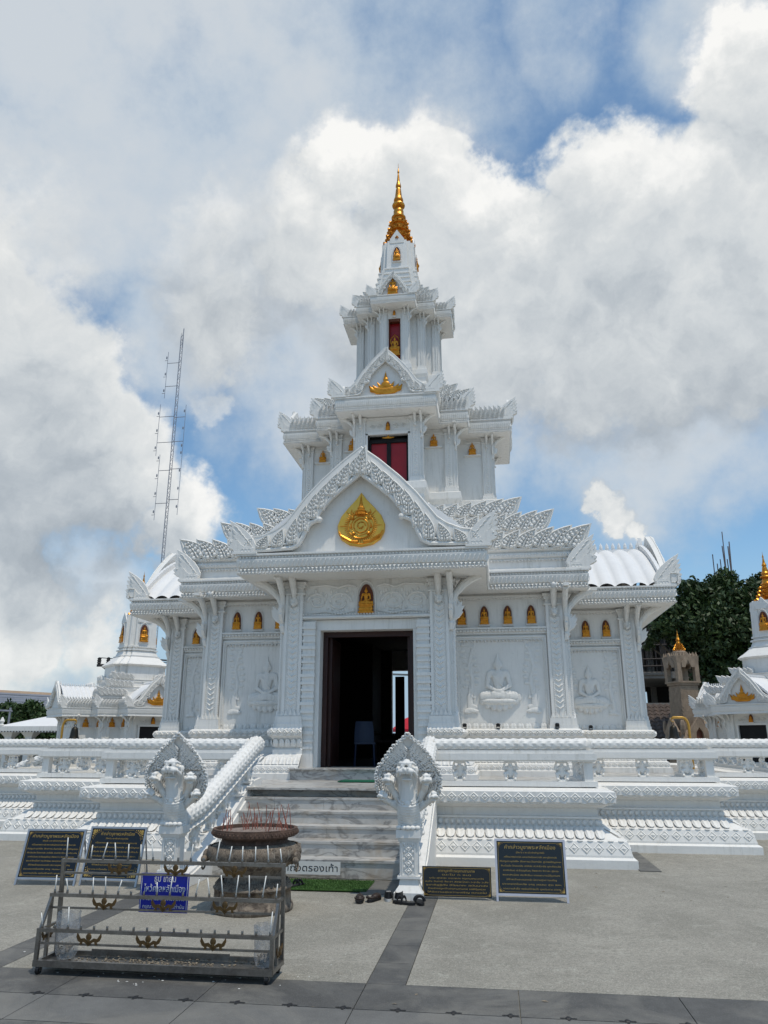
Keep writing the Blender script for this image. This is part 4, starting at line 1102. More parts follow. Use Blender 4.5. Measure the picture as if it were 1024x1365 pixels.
for q in (-1, 1):
    dl = part('door_leaf', MB().box(-.03, .03, 0, .80, 1.14, 3.50).box(-.035, .035, .12, .68, 1.3, 2.2).box(-.035, .035, .12, .68, 2.35, 3.35), 'dark_wood', shrine, loc=(q*.76, -5.16, 0))
sill = part('door_sill', MB().box(-1.25, 1.25, -6.05, -5.0, .952, 1.12), 'marble', shrine)
part('sill_slab', MB().box(-1.27, 1.27, -6.09, -5.0, 1.1205, 1.14), 'marble', shrine)
fz = MB().box(-1.21, 1.21, -5.66, -5.5, 3.80, 3.86).box(-1.21, 1.21, -5.64, -5.5, 4.56, 4.60).box(-1.21, 1.21, -5.69, -5.6, 3.815, 3.84)
for i in range(44): fz.ball((-1.19+.0553*i, -5.665, 3.885), .018, 5, 4)
part('lintel', fz, 'white_paint', shrine)
fr = MB()                                         # scrolled relief either side of the figure over the door
def scroll(m, c, r, turns, q, th, y):
    m.tube([(c[0]+q*r*(1-t/26)*math.cos(t*.30*turns), y, c[1]+r*.8*(1-t/26)*math.sin(t*.30*turns)) for t in range(25)], [th*(1-.5*t/25) for t in range(25)], 6)
for q in (-1, 1):
    scroll(fr, (q*.52, 4.13), .24, 1.7, -q, .026, -5.59); scroll(fr, (q*.95, 4.15), .20, 1.7, q, .024, -5.59)
    fr.tube([(q*.20, -5.59, 4.42), (q*.35, -5.6, 4.46), (q*.55, -5.6, 4.40), (q*.75, -5.59, 4.46), (q*1.1, -5.59, 4.44)], .022, 6)
    fr.tube([(q*.22, -5.59, 3.96), (q*.5, -5.6, 3.90), (q*.8, -5.6, 3.95), (q*1.15, -5.59, 3.92)], .02, 6)
    for k in range(9): fr.ball((q*(.28+.10*k), -5.585, 4.30+.05*math.sin(k*2.1)), (.035, .02, .05), 6, 4); fr.ball((q*(.25+.10*k), -5.585, 3.98+.04*math.sin(k*1.7)), (.03, .02, .035), 6, 4)
part('door_frieze', fr, 'white_paint', shrine)
nf = empty('niche_shrine', shrine)
niche(shrine, Matrix.Translation((0, -5.60, 3.90)), .27, .56)
bpy.data.objects.remove(nf)
# walls of bays two and three: framed panels, friezes with niches, reliefs
def panel(x0, x1, y, z0, z1, q):
    a, b = (x0, x1) if q > 0 else (-x1, -x0); m = MB()
    for e, dy in ((0, .05), (.035, .03)):
        m.box(a+e, a+e+.035, y-dy, y+.0, z0+e, z1-e).box(b-e-.035, b-e, y-dy, y+.0, z0+e, z1-e).box(a+e, b-e, y-dy-.001, y+.0, z1-e-.035, z1-e)
    n = int((b-a)/.075)
    for i in range(n): m.add(t_drop(.05, .055).verts()+np.array([a+.04+(b-a-.08)*(i+.5)/n, y-.02, z1-.075]), t_drop(.05, .055).f)
    nz = int((z1-z0)/.06)
    for i in range(nz): 
        for xx in (a+.055, b-.055): m.ball((xx, y-.035, z0+.06+(z1-z0-.12)*i/nz), .012, 5, 3)
    return part('wall_panel', m, 'white_paint', shrine)
def shelf(x0, x1, y, z, q):
    a, b = (x0, x1) if q > 0 else (-x1, -x0); m = MB().box(a, b, y-.10, y, z, z+.035).box(a, b, y-.07, y, z-.05, z+.0).box(a, b, y-.045, y, z-.10, z-.05).box(a, b, y-.05, y, 4.44, 4.50)
    n = int((b-a)/.07)
    for i in range(n): m.ball((a+(b-a)*(i+.5)/n, y-.085, z-.035), (.026, .022, .026), 6, 4); m.ball((a+(b-a)*(i+.5)/n, y-.05, 4.43), (.02, .02, .02), 5, 4)
    return part('frieze_shelf', m, 'white_paint', shrine)
for q in (-1, 1):
    y2 = -3.78; y3 = -1.55
    panel(1.60, 3.42, y2, 1.88, 3.66, q); shelf(1.58, 3.44, y2, 3.80, q)
    panel(3.84, 5.22, y3, 1.88, 3.66, q); shelf(3.80, 5.24, y3, 3.80, q)
    for x in (1.72, 2.19, 2.67, 3.15): niche(shrine, Matrix.Translation((q*x, y2-.01, 3.91)), .165, .38)
    for x in (4.03, 4.49, 4.95): niche(shrine, Matrix.Translation((q*x, y3-.01, 3.90)), .165, .38)
    for (x, y, sc_) in ((2.42, y2, 1.0), (4.47, y3, .95)):
        rl = link('wall_relief', ME_RELIEF, shrine, M=Matrix.Translation((q*x, y-.02, 2.37)) @ Matrix.Diagonal((.80*sc_, .25, .96*sc_, 1)))
        link('lotus_seat', ME_LOTUS, rl, M=Matrix.Translation((0, .08, .0)) @ Matrix.Diagonal((.92, .8, 1.2, 1)))
    for (x, y, sc_, mir) in ((1.84, y2, .62, 1), (3.12, y2, .62, -1), (4.02, y3, .55, 1), (4.98, y3, .5, -1)):
        link('kneeling_relief', ME_ATT, shrine, M=Matrix.Translation((q*x, y-.008, 2.20)) @ Matrix.Diagonal((q*mir*sc_, .17, sc_, 1)))
        link('carved_tree', ME_TREE_REL, shrine, M=Matrix.Translation((q*(x+.02*mir), y-.006, 2.98)) @ Matrix.Diagonal((q*mir*.8, .26, .72, 1)))
# emblem on the front gable
yE = -6.42+.12+.10
em = part('emblem', MB().prism([(0, 1.06), (-.10, .92), (-.24, .77), (-.38, .60), (-.45, .42), (-.44, .28), (-.37, .14), (-.22, .04), (0, .0), (.22, .04), (.37, .14), (.44, .28), (.45, .42), (.38, .60), (.24, .77), (.10, .92)], -.045, .02, .03), 'gold_bright', shrine, loc=(0, yE-.02, ZC1+.10))
rel = MB(); cz = .40
for r, th in ((.245, .014), (.135, .012), (.18, .006)):
    rel.tube([(r*math.cos(t*PI/18), -.055, cz+r*math.sin(t*PI/18)) for t in range(37)], th, 6)
for k in range(48):
    a = 2*PI*k/48; r1 = .40 if k % 6 == 0 else .315
    if PI*.38 < a < PI*.62: continue
    if a > PI and r1 > .33: r1 = .33
    rel.tube([(.265*math.cos(a), -.05, cz+.265*math.sin(a)), (r1*math.cos(a), -.05, cz+r1*math.sin(a))], [.011, .004], 4)
rel.lathe([(.10, 0), (.12, .02), (.09, .05), (.10, .08), (.065, .11), (.07, .14), (.04, .18), (.025, .26), (.012, .36), (.002, .44)], 10, (0, -.045, .60))
for q in (-1, 1):
    rel.tube([(q*.05, -.06, .09), (q*.18, -.06, .10), (q*.30, -.06, .17), (q*.38, -.06, .22), (q*.41, -.06, .30)], [.028, .03, .03, .024, .01], 6); rel.ball((q*.17, -.055, .56), (.045, .02, .05), 8, 5)
    rel.tube([(q*.13, -.055, .60), (q*.19, -.055, .66), (q*.17, -.055, .72)], [.02, .014, .004], 5); rel.ball((q*.14, -.06, .25), (.04, .025, .03), 8, 5); rel.lathe([(.028, 0), (.02, .03), (.004, .09)], 6, (q*.19, -.06, .36))
for k in range(7): rel.tube([(.085*math.cos(k*.9)*(1-.08*k), -.06, cz+.085*math.sin(k*.9)*(1-.08*k)), (.085*math.cos(k*.9+.7)*(1-.08*k), -.062, cz+.085*math.sin(k*.9+.7)*(1-.08*k))], .012, 5)
rel.tube([(x*.44, -.055, .05+.16*abs(x)**1.5) for x in np.linspace(-.8, .8, 17)], .012, 5)
link('emblem_relief', rel.mesh('emblem_relief', 'gold'), em)
# ------- second storey
Aw2 = (.80, 1.58, 2.52); Ac2 = (1.24, 1.96, 3.04)
pedestal(shrine, plan3(Aw2), 6.50, 7.55, .62, flare=1.1)
open_walls(shrine, Aw2, 7.3, 9.35, .50, 8.86, 7.58)
level(shrine, Aw2, Ac2, 7.55, 9.28, 9.66, .60, 1.28, .24, True, .80,
      tiers=[(1.88, 9.98, .24, .36), (1.55, 10.32, .22, .34), (1.25, 10.62, .2, .3)], fins=.58, leafn=9)
dr = part('upper_door', MB().box(-.455, -.02, -2.34, -2.30, 7.55, 8.68).box(.02, .455, -2.34, -2.30, 7.55, 8.68), 'door_red', shrine)
link('door_stile', MB().box(-.50, -.44, -2.40, -2.28, 7.5, 8.75).box(.44, .50, -2.40, -2.28, 7.5, 8.75).box(-.05, .05, -2.38, -2.28, 7.5, 8.70).box(-.44, .44, -2.40, -2.28, 8.66, 8.75).box(-.5, .5, -2.2, -2.1, 7.5, 8.9).mesh('door_stile', 'inner_dark'), dr)
part('upper_door_surround', MB().box(-.56, -.50, -2.56, -2.3, 7.5, 8.86).box(.50, .56, -2.56, -2.3, 7.5, 8.86).box(-.56, .56, -2.56, -2.52, 8.82, 8.90).box(-.56, .56, -2.55, -2.50, 9.22, 9.28), 'white_paint', shrine)
fr2 = MB()
for q in (-1, 1):
    scroll(fr2, (q*.20, 9.05), .09, 1.7, -q, .014, -2.535); scroll(fr2, (q*.38, 9.05), .08, 1.7, q, .012, -2.535)
part('upper_frieze', fr2, 'white_paint', shrine)
niche(shrine, Matrix.Translation((0, -2.54, 8.92)), .10, .24)
figure_crest_gold(shrine, Matrix.Translation((0, -2.50, 8.73)), .30, .10)
figure_crest_gold(shrine, Matrix.Translation((0, -3.04+.10, 9.72)), .82, .62)
for q in (-1, 1):
    for (x, y, z) in ((1.06, -1.58, 8.86), (2.02, -.80, 8.88)):
        link('buddha_figure', ME_BUDDHA, shrine, M=Matrix.Translation((q*x, y-.05, z+.06)) @ Matrix.Diagonal((.20, .14, .25, 1)))
        part('frieze_shelf', MB().box(q*x-.22, q*x+.22, y-.07, y, z-.09, z-.05).box(q*x-.22, q*x+.22, y-.03, y, 9.15, 9.19), 'white_paint', shrine)
# ------- third storey
Aw3 = (.38, .78, 1.16); Ac3 = (.62, 1.10, 1.56)
pedestal(shrine, plan3(Aw3), 10.6, 11.45, .42, flare=1.0)
open_walls(shrine, Aw3, 11.3, 13.2, .17, 12.90, 11.45)
part('window_back', MB().box(-.17, .17, -.98, -.95, 11.4, 12.9), 'door_red', shrine)
part('window_frame', MB().box(-.17, -.145, -1.13, -1.0, 11.45, 12.9).box(.145, .17, -1.13, -1.0, 11.45, 12.9).box(-.17, .17, -1.13, -1.0, 12.82, 12.9), 'niche_red', shrine)
link('buddha_figure', ME_BUDDHA, shrine, M=Matrix.Translation((0, -1.12, 11.95)) @ Matrix.Diagonal((.30, .2, .42, 1)))
hal = MB().tube([(.12*math.sin(a)*(1 if abs(a) < 2.4 else .8), -1.08, 12.22+.17*math.cos(a)*(1.25 if abs(a) < .3 else 1)) for a in np.linspace(-2.6, 2.6, 15)], .014, 5); part('gilt_halo', hal, 'gold', shrine)
level(shrine, Aw3, Ac3, 11.45, 13.16, 13.42, .40, .74, .17, True, .42,
      tiers=[(1.06, 13.62, .16, .25), (.86, 13.86, .15, .22), (.68, 14.08, .14, .2)], fins=.40, leafn=7)
niche(shrine, Matrix.Translation((0, -1.19, 12.96)), .07, .18)
link('buddha_figure', ME_BUDDHA, shrine, M=Matrix.Translation((0, -1.50, 13.60)) @ Matrix.Diagonal((.30, .2, .40, 1)))
# ------- stepped neck and spire
def neck(root, z0, z1, half, s, nz, gz):
    """redented pyramid steps from z0, plain box with four niches to z1"""
    st = z0; hb = [1.50, 1.34, 1.22, 1.14, 1.08]
    dz = (nz-z0)/5
    mb = MB()
    for i, f in enumerate(hb):
        a = half*f; mb.box(-a, a, -a*.62, a*.62, st, st+dz).box(-a*.62, a*.62, -a*1.0, a*1.0, st, st+dz*1.0-.002).box(-a*.82, a*.82, -a*.82, a*.82, st, st+dz-.001)
        mb.box(-a*1.04, a*1.04, -a*.64, a*.64, st+dz*.7, st+dz*.85).box(-a*.64, a*.64, -a*1.04, a*1.04, st+dz*.7, st+dz*.85-.001); st += dz
    mb.frustum((0, 0), half*1.0, half*.6, half*.9, half*.55, nz, z1).frustum((0, 0), half*.6, half*1.0, half*.55, half*.9, nz, z1-.002).frustum((0, 0), half*.82, half*.82, half*.75, half*.75, nz, z1-.001)
    p = part('spire_neck', mb, 'white_paint', root)
    for k in range(4):
        niche(root, RZ(k) @ Matrix.Translation((0, -half*1.0, gz)), half*.38, (z1-nz)*.48)
        mb = MB().prism([(-half*.42, 0), (-half*.42, .3*half), (0, .95*half), (half*.42, .3*half), (half*.42, 0)], -.03, .03, .05); link('neck_antefix', mb.mesh('neck_antefix', 'white_paint'), p, M=RZ(k) @ Matrix.Translation((0, -half*.88, z1-.22*half)))
    return p
neck(shrine, 14.05, 15.98, .52, 1, 14.98, 15.22)
def spire(root, z0, H, r):
    m = MB(); P = [(1.0, 0), (1.0, .015), (.80, .03), (.66, .06), (.62, .085), (.80, .095), (.84, .11), (.70, .125), (.56, .15), (.54, .175), (.70, .185), (.73, .20), (.60, .215), (.47, .24), (.46, .26), (.60, .27), (.62, .285), (.50, .298), (.40, .32), (.40, .34), (.50, .347), (.51, .36), (.42, .37), (.36, .40), (.36, .43), (.29, .46), (.27, .475), (.43, .485), (.46, .498), (.43, .511), (.27, .52), (.26, .545), (.34, .555), (.33, .57), (.25, .60), (.19, .68), (.14, .71), (.20, .72), (.19, .735), (.11, .78), (.06, .86), (.04, .88), (.075, .89), (.07, .90), (.02, .94), (.008, 1.0)]
    m.lathe([(a*r, b*H) for a, b in P], 24, (0, 0, z0))
    for (zz, rr, n, sz) in ((.0, .98, 12, .17), (.105, .82, 12, .12), (.195, .71, 12, .09), (.28, .60, 12, .07)):
        for k in range(n):
            a = 2*PI*k/n
            M = Matrix.Translation((rr*r*math.cos(a), rr*r*math.sin(a), z0+zz*H-.01)) @ Matrix.Rotation(a+PI/2, 4, 'Z') @ Matrix.Rotation(.35, 4, 'X')
            m.merge(t_leaf(sz*r*2.4, sz*r*2.3, .12*r), M); m.ball((rr*r*1.04*math.cos(a+.26), rr*r*1.04*math.sin(a+.26), z0+zz*H+.02*r), sz*r*.5, 6, 4)
    return part('spire', m, 'gold', root, False)
spire(shrine, 15.98, 3.22, .44)
# interior
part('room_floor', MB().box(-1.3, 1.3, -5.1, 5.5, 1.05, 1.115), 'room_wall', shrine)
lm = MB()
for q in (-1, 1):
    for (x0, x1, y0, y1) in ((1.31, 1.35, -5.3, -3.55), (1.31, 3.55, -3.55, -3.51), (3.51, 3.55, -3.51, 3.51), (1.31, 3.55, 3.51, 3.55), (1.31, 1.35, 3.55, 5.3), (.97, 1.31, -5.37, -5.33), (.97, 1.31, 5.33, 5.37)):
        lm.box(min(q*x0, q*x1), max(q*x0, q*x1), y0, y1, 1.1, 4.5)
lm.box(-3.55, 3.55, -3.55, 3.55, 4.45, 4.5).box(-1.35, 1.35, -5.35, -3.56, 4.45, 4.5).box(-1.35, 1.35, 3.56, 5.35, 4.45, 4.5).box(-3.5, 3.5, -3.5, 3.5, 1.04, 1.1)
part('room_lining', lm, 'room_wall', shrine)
part('rear_door_leaf', MB().box(-.22, .95, 5.25, 5.31, 1.14, 3.6).box(-.84, -.54, 5.25, 5.31, 1.14, 3.6).box(-.96, .96, 5.25, 5.31, 1.0, 1.75), 'dark_wood', shrine)
alt = thing('altar_table', 'dark altar table standing inside the unlit doorway', 'table', (CX+.2, CY-.6, 1.115))
part('table_top', MB().box(-.8, .8, -.3, .3, .45, .50), 'dark_wood', alt)
for x in (-.74, .74):
    for y in (-.25, .25): part('leg', MB().box(x-.03, x+.03, y-.03, y+.03, 0, .45), 'dark_wood', alt)
ch = thing('plastic_chair', 'blue plastic chair dimly seen inside the doorway', 'chair', (CX-.30, CY-3.9, 1.115), .2)
part('seat', MB().box(-.21, .21, -.2, .2, .42, .45), 'blue_plastic', ch)
part('backrest', MB().grid(lambda u, t: ((u-.5)*.40*(1-.15*t**3), .2+.03*math.cos((u-.5)*3)+.06*t, .45+.42*t), 8, 6).grid(lambda u, t: ((.5-u)*.40*(1-.15*t**3), .22+.03*math.cos((u-.5)*3)+.06*t, .45+.42*t), 8, 6), 'blue_plastic', ch)
for x in (-.18, .18):
    for y in (-.17, .17): part('leg', MB().tube([(x*1.1, y*1.1, 0), (x, y, .43)], .018, 6), 'blue_plastic', ch)
cn = thing('market_parasol', 'red parasol over a blue cloth, seen far through the rear doorway', 'parasol', (-3.25, 32.0, 0))
part('canopy', MB().lathe([(1.0, 1.95), (1.0, 2.05), (.5, 2.45), (.02, 2.65)], 8), 'red_cloth', cn); part('pole', MB().tube([(0, 0, 0), (0, 0, 2.5)], .03, 6), 'scaffold', cn); part('side_cloth', MB().box(-.7, .7, .1, .13, .9, 1.9), 'blue_cloth', cn)
# spotlights on the ledge
for (x, y, lb) in ((CX-1.78+.0, CY-3.98, 'small black spotlight on the shrine ledge just left of the door pilaster'), (CX+1.72, CY-4.0, 'small black spotlight on the shrine ledge just right of the door pilaster'), (CX+2.38, CY-4.0, 'small black spotlight below the seated relief right of the doorway'),
                   (CX+3.52, CY-4.0, 'small black spotlight at the foot of the second pilaster right of the door'), (CX+4.42, CY-1.75, 'small black spotlight below the outermost right seated relief')):
    s_ = thing('spotlight', lb, 'spotlight', (x, y+.04, 1.832), random.uniform(-.5, .5), 'spotlights on the shrine ledge')
    part('lamp_housing', MB().frustum((0, 0), .032, .022, .04, .03, .03, .085).lathe([(.03, .085), (.034, .095), (.02, .1)], 10), 'lamp_black', s_); part('stand', MB().box(-.03, .03, -.02, .02, 0, .012).tube([(-.036, 0, .0), (-.038, 0, .06)], .005, 5).tube([(.036, 0, 0), (.038, 0, .06)], .005, 5), 'lamp_black', s_)

# ------------------------------------------------------------------ small corner shrines
def small_shrine(label, x, y, rz):
    r = thing('corner_shrine', label, 'shrine', (x, y, 0), rz, 'small white corner shrines')
    Aw = (.85, 1.5, 2.35); Ac = (1.08, 1.80, 2.80)
    pedestal(r, plan3(Aw), 0.0, .95, .8, flare=.9)
    open_walls(r, Aw, .9, 2.62, .46, 2.12, .95)
    level(r, Aw, Ac, .95, 2.42, 2.74, .50, 1.12, .26, False, .82, tiers=[(1.72, 3.16, .26, .38), (1.40, 3.5, .24, .36), (1.1, 3.8, .22, .32)], fins=.44, leafn=8, sides=(0, 1, 3))
    figure_crest_gold(r, Matrix.Translation((0, -2.80+.08, 2.80)), .80, .56)
    figure_crest_gold(r, RZ(3) @ Matrix.Translation((0, -2.80+.08, 2.80)), .80, .56); figure_crest_gold(r, RZ(1) @ Matrix.Translation((0, -2.80+.08, 2.80)), .80, .56)
    for k in (0, 1, 3):
        R = RZ(k)
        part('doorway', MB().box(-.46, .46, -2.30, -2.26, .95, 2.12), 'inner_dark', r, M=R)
        part('lintel', MB().box(-.54, .54, -2.40, -2.34, 2.08, 2.14).box(-.52, -.46, -2.39, -2.3, .95, 2.08).box(.46, .52, -2.39, -2.3, .95, 2.08), 'white_paint', r, M=R)
        niche(r, R @ Matrix.Translation((0, -2.37, 2.17)), .13, .24)
        sc2 = MB()
        for q in (-1, 1): scroll(sc2, (q*.20, 2.26), .09, 1.7, -q, .018, -2.37); scroll(sc2, (q*.38, 2.24), .07, 1.7, q, .016, -2.37)
        part('scroll_relief', sc2, 'white_paint', r, M=R)
        for q in (-1, 1): 
            for (xx, yy) in ((1.18, -1.5), (1.9, -.85)):
                link('buddha_figure', ME_BUDDHA, r, M=R @ Matrix.Translation((q*xx, yy-.04, 2.18)) @ Matrix.Diagonal((.22, .15, .24, 1)))
                part('frieze_shelf', MB().box(q*xx-.26, q*xx+.26, yy-.07, yy, 2.03, 2.07), 'white_paint', r, M=R)
    # waisted drum and neck
    mb = MB(); z = 3.8
    for a, b, z0, z1 in ((.98, .98, 3.78, 4.30), (1.02, 1.10, 4.30, 4.36), (1.10, 1.0, 4.36, 4.46), (.98, .74, 4.46, 4.68), (.76, .76, 4.68, 4.72), (.70, .62, 4.72, 4.92), (.68, .68, 4.92, 4.97), (.58, .60, 4.97, 5.04), (.64, .64, 5.04, 5.10)):
        mb.frustum((0, 0), a, a*.6, b, b*.6, z0, z1); mb.frustum((0, 0), a*.6, a, b*.6, b, z0, z1-.001); mb.frustum((0, 0), a*.83, a*.83, b*.83, b*.83, z0, z1-.002)
    a, b = .62, .58
    mb.frustum((0, 0), a, a*.5, b, b*.5, 5.10, 6.30).frustum((0, 0), a*.5, a, b*.5, b, 5.10, 6.299).frustum((0, 0), a*.80, a*.80, b*.8, b*.8, 5.10, 6.298)
    for k in range(4): mb.merge(MB().prism([(-.27, 6.0), (-.27, 6.1), (0, 6.42), (.27, 6.1), (.27, 6.0)], -.62, -.55), RZ(k))
    part('drum', mb, 'white_paint', r)
    for k in range(4): niche(r, RZ(k) @ Matrix.Translation((0, -.615, 5.25)), .30, .66)
    spire(r, 6.28, 1.85, .42)
    return r
small_shrine('small white shrine with golden spire beyond the left terrace railing', -13.75, 28.0, PI/4)
small_shrine('small white shrine with golden spire at the right edge beyond the railing', 9.80, 28.0, -PI/4)

# ------------------------------------------------------------------ bells on gilt posts
def bell_stand(lp, lb, x, y, dr):
    p = thing('bell_post', lp, 'post', (x, y, 0), 0, 'gilt bell posts')
    pts = [(0, 0, 0), (0, 0, 1.95)]+[(dr*.14*(1-math.cos(a)), 0, 1.95+.20*math.sin(a)) for a in np.linspace(.3, PI/2, 6)]+[(dr*.34, 0, 2.15), (dr*.38, 0, 2.12)]
    part('bent_pole', MB().tube(pts, .032, 8, up=(0, 1, 0)), 'pole_gold', p, True); part('hook', MB().tube([(dr*.38, 0, 2.15), (dr*.40, 0, 2.08), (dr*.37, 0, 2.04), (dr*.34, 0, 2.07)], .014, 6, up=(0, 1, 0)), 'pole_gold', p)
    part('foot_plate', MB().lathe([(.16, 0), (.16, .03), (.05, .05)], 12), 'pole_gold', p)
    b = thing('bell', lb, 'bell', (x+dr*.37, y, 1.60), 0, 'bronze bells')
    part('bell_body', MB().lathe([(.17, 0), (.155, .02), (.115, .12), (.10, .24), (.085, .32), (.05, .36), (.02, .37)], 16), 'bell_bronze', b, True); part('clapper', MB().tube([(0, 0, .2), (0, 0, -.06)], .01, 6).ball((0, 0, -.06), .025, 8, 5), 'bell_bronze', b)
    part('crown_loop', MB().tube([(.03*math.cos(t), 0, .40+.04*math.sin(t)) for t in np.linspace(0, 2*PI, 9)], .009, 5, up=(0, 1, 0)), 'bell_bronze', b)
bell_stand('bent gilt bell post rising left of the small left shrine', 'dark bronze bell hanging before the small left shrine', -11.78, 20.0, 1)
bell_stand('bent gilt bell post in front of the sandstone tower', 'dark bronze bell hanging before the sandstone tower', 4.70, 20.0, -1)

# ------------------------------------------------------------------ sandstone tower
tw = thing('sandstone_tower', 'weathered brown sandstone prang tower with small gilt finial, right of the main shrine', 'tower', (7.95, 34.0, 0), .35)
tw.scale = (.74, .74, .97)
mb = MB()
for a, b, z0, z1 in ((1.0, 1.0, 0, .5), (.85, .8, .5, 1.5), (.92, 1.0, 1.5, 1.65), (1.0, .75, 1.65, 2.1), (.64, .55, 2.1, 3.95), (.62, .64, 3.95, 4.05)):
    mb.frustum((0, 0), a, a, b, b, z0, z1)
z = 2.15; 
part('shaft', mb, 'sandstone', tw)
bk = MB()
for r_ in range(20):
    z = 2.13+.09*r_; w0 = .645-.05*(z-2.1)
    for k in range(4):
        for i in range(8):
            off = .5 if r_ % 2 else 0; x = -w0+2*w0*(i+off+.02)/8.5
            bk.merge(MB().box(x, min(x+2*w0/9.0, w0), -w0-.012-random.random()*.012, -w0+.03, z, z+.08), RZ(k))
o = part('stone_course', bk, 'sandstone', tw); o['kind'] = 'stuff'
tp = MB().box(-.70, .70, -.70, .70, 4.05, 4.12)
for sx_ in (-1, 1):
    for sy_ in (-1, 1): tp.box(min(sx_*.42, sx_*.68), max(sx_*.42, sx_*.68), min(sy_*.42, sy_*.68), max(sy_*.42, sy_*.68), 4.12, 4.9)
tp.frustum((0, 0), .68, .68, .72, .72, 4.85, 5.2)
for k in range(4):
    for i in range(7): tp.merge(MB().frustum((-.6+.2*i, -.66), .05, .05, .0, .0, 5.2, 5.38), RZ(k))
    tp.merge(MB().prism([(-.42, 4.7), (-.42, 4.9), (0, 5.35), (.42, 4.9), (.42, 4.7), (.2, 4.7), (.0, 5.02), (-.2, 4.7)], -.74, -.66), RZ(k))
tp.lathe([(.4, 5.2), (.38, 5.4), (.25, 5.5)], 12)
part('lantern_top', tp, 'sandstone', tw)
por = MB()
for k in range(4):
    por.merge(MB().prism([(-.5, 1.5), (-.62, 2.0), (-.38, 2.25), (0, 2.6), (.38, 2.25), (.62, 2.0), (.5, 1.5), (.28, 1.5), (.2, 2.0), (0, 2.2), (-.2, 2.0), (-.28, 1.5)], -1.08, -.9), RZ(k))
    for q in (-1, 1): por.merge(MB().ball((q*.85, -.9, 2.2), (.12, .12, .3), 7, 5), RZ(k))
part('porch_arch', por, 'sandstone', tw)
for k in (0, 3): part('arch_recess', MB().box(-.28, .28, -.96, -.9, 0.9, 2.1), 'niche_red', tw, M=RZ(k))
spire(tw, 5.45, .95, .30)

# ------------------------------------------------------------------ trees
def leafmass(blobs, n, size, seed):
    g = np.random.default_rng(seed); cs = np.array([b[:3] for b in blobs]); rs = np.array([b[3] for b in blobs]); wgt = rs**2.2; wgt /= wgt.sum()
    k = g.choice(len(blobs), n, p=wgt); d = g.normal(size=(n, 3)); d /= np.linalg.norm(d, axis=1)[:, None]; rr = g.random(n)**.42
    lump = 1+.18*np.sin(d[:, 0]*7+k)*np.cos(d[:, 2]*6+k*2)
    P = cs[k]+d*(rs[k]*rr*lump)[:, None]*np.array([1, 1, .82])
    a = g.normal(size=(n, 3))+d*.6; a /= np.linalg.norm(a, axis=1)[:, None]; b = np.cross(a, g.normal(size=(n, 3))); b /= np.linalg.norm(b, axis=1)[:, None]; c = np.cross(a, b)
    s_ = size*(.6+.8*g.random(n))[:, None]
    V = np.stack([P-b*s_, P+c*s_*.45, P+b*s_, P-c*s_*.45], 1).reshape(-1, 3)
    F = np.arange(n*4).reshape(-1, 4); me = bpy.data.meshes.new('crown'); me.vertices.add(n*4); me.vertices.foreach_set('co', V.ravel()); me.loops.add(n*4); me.loops.foreach_set('vertex_index', F.ravel())
    me.polygons.add(n); me.polygons.foreach_set('loop_start', np.arange(n)*4); me.polygons.foreach_set('loop_total', np.full(n, 4)); me.update(); me.validate(); return me
def tree(name, label, loc, H, blobs, n, size, m, seed, trunk_r=.25):
    t = thing(name, label, 'tree', loc)
    me = leafmass(blobs, n, size, seed); me.materials.append(MATS[m]); link('crown', me, t)
    b = MB(); b.tube([(0, 0, -.1), (.05, 0, H*.2), (-.05, .1, H*.45), (0, 0, H*.7)], [trunk_r*1.3, trunk_r, trunk_r*.8, trunk_r*.5], 10)
    for x, y, z, r in blobs[::2]: b.tube([(0, 0, H*.35), (x*.4, y*.4, H*.35+(z-H*.35)*.5), (x, y, z)], [trunk_r*.55, trunk_r*.3, trunk_r*.08], 6)
    part('trunk', b, 'bark', t, True); return t
g = random.Random(3)
bl = [(0, 0, 6.5, 2.0), (-1.3, 0, 7.0, 1.5), (1.8, 0, 6.3, 2.1), (.4, 0, 4.4, 1.7), (2.2, .3, 4.4, 2.0), (.2, 0, 8.0, 1.35), (1.8, 0, 7.8, 1.4), (-1.9, 0, 7.3, .9), (-2.4, -.2, 6.7, .75), (-2.6, 0, 7.4, .5), (3.2, .2, 7.4, 1.2), (3.4, 0, 5.0, 1.7), (.7, 0, 2.6, 1.3), (-.9, 0, 8.4, .8), (1.8, 0, 2.2, 1.5), (3.4, .1, 3, 1.4), (-2.9, -.3, 6.2, .35), (-1.9,.2,8.0,.6), (.7,0,8.9,.7), (2.4,0,8.7,.7), (-3.1, 0, 5.9, .3), (-1.0, .2, 5.2, .9), (4.5, 0, 6.5, 1.4)]
tree('large_tree', 'large dark leafy tree rising behind the right small shrine and the sandstone tower', (10.4, 37.0, 0), 8, bl, 60000, .12, 'foliage', 5, .35)
bl = [(0, 0, 2.7, 1.1), (-1.3, 0, 2.6, 1.0), (1.2, 0, 2.5, .9), (-2.3, .2, 2.3, .9), (.4, 0, 3.2, .6), (-.9, 0, 3.15, .6), (1.9, 0, 2.9, .5), (0, 0, 1.8, 1.2), (-2.9, 0, 1.9, .8), (1.6, 0, 1.8, .8)]
tree('round_tree', 'dark green tree beneath the long metal roof at the left edge', (-24.6, 38, 0), 3, bl, 12000, .12, 'foliage_light', 9, .2)

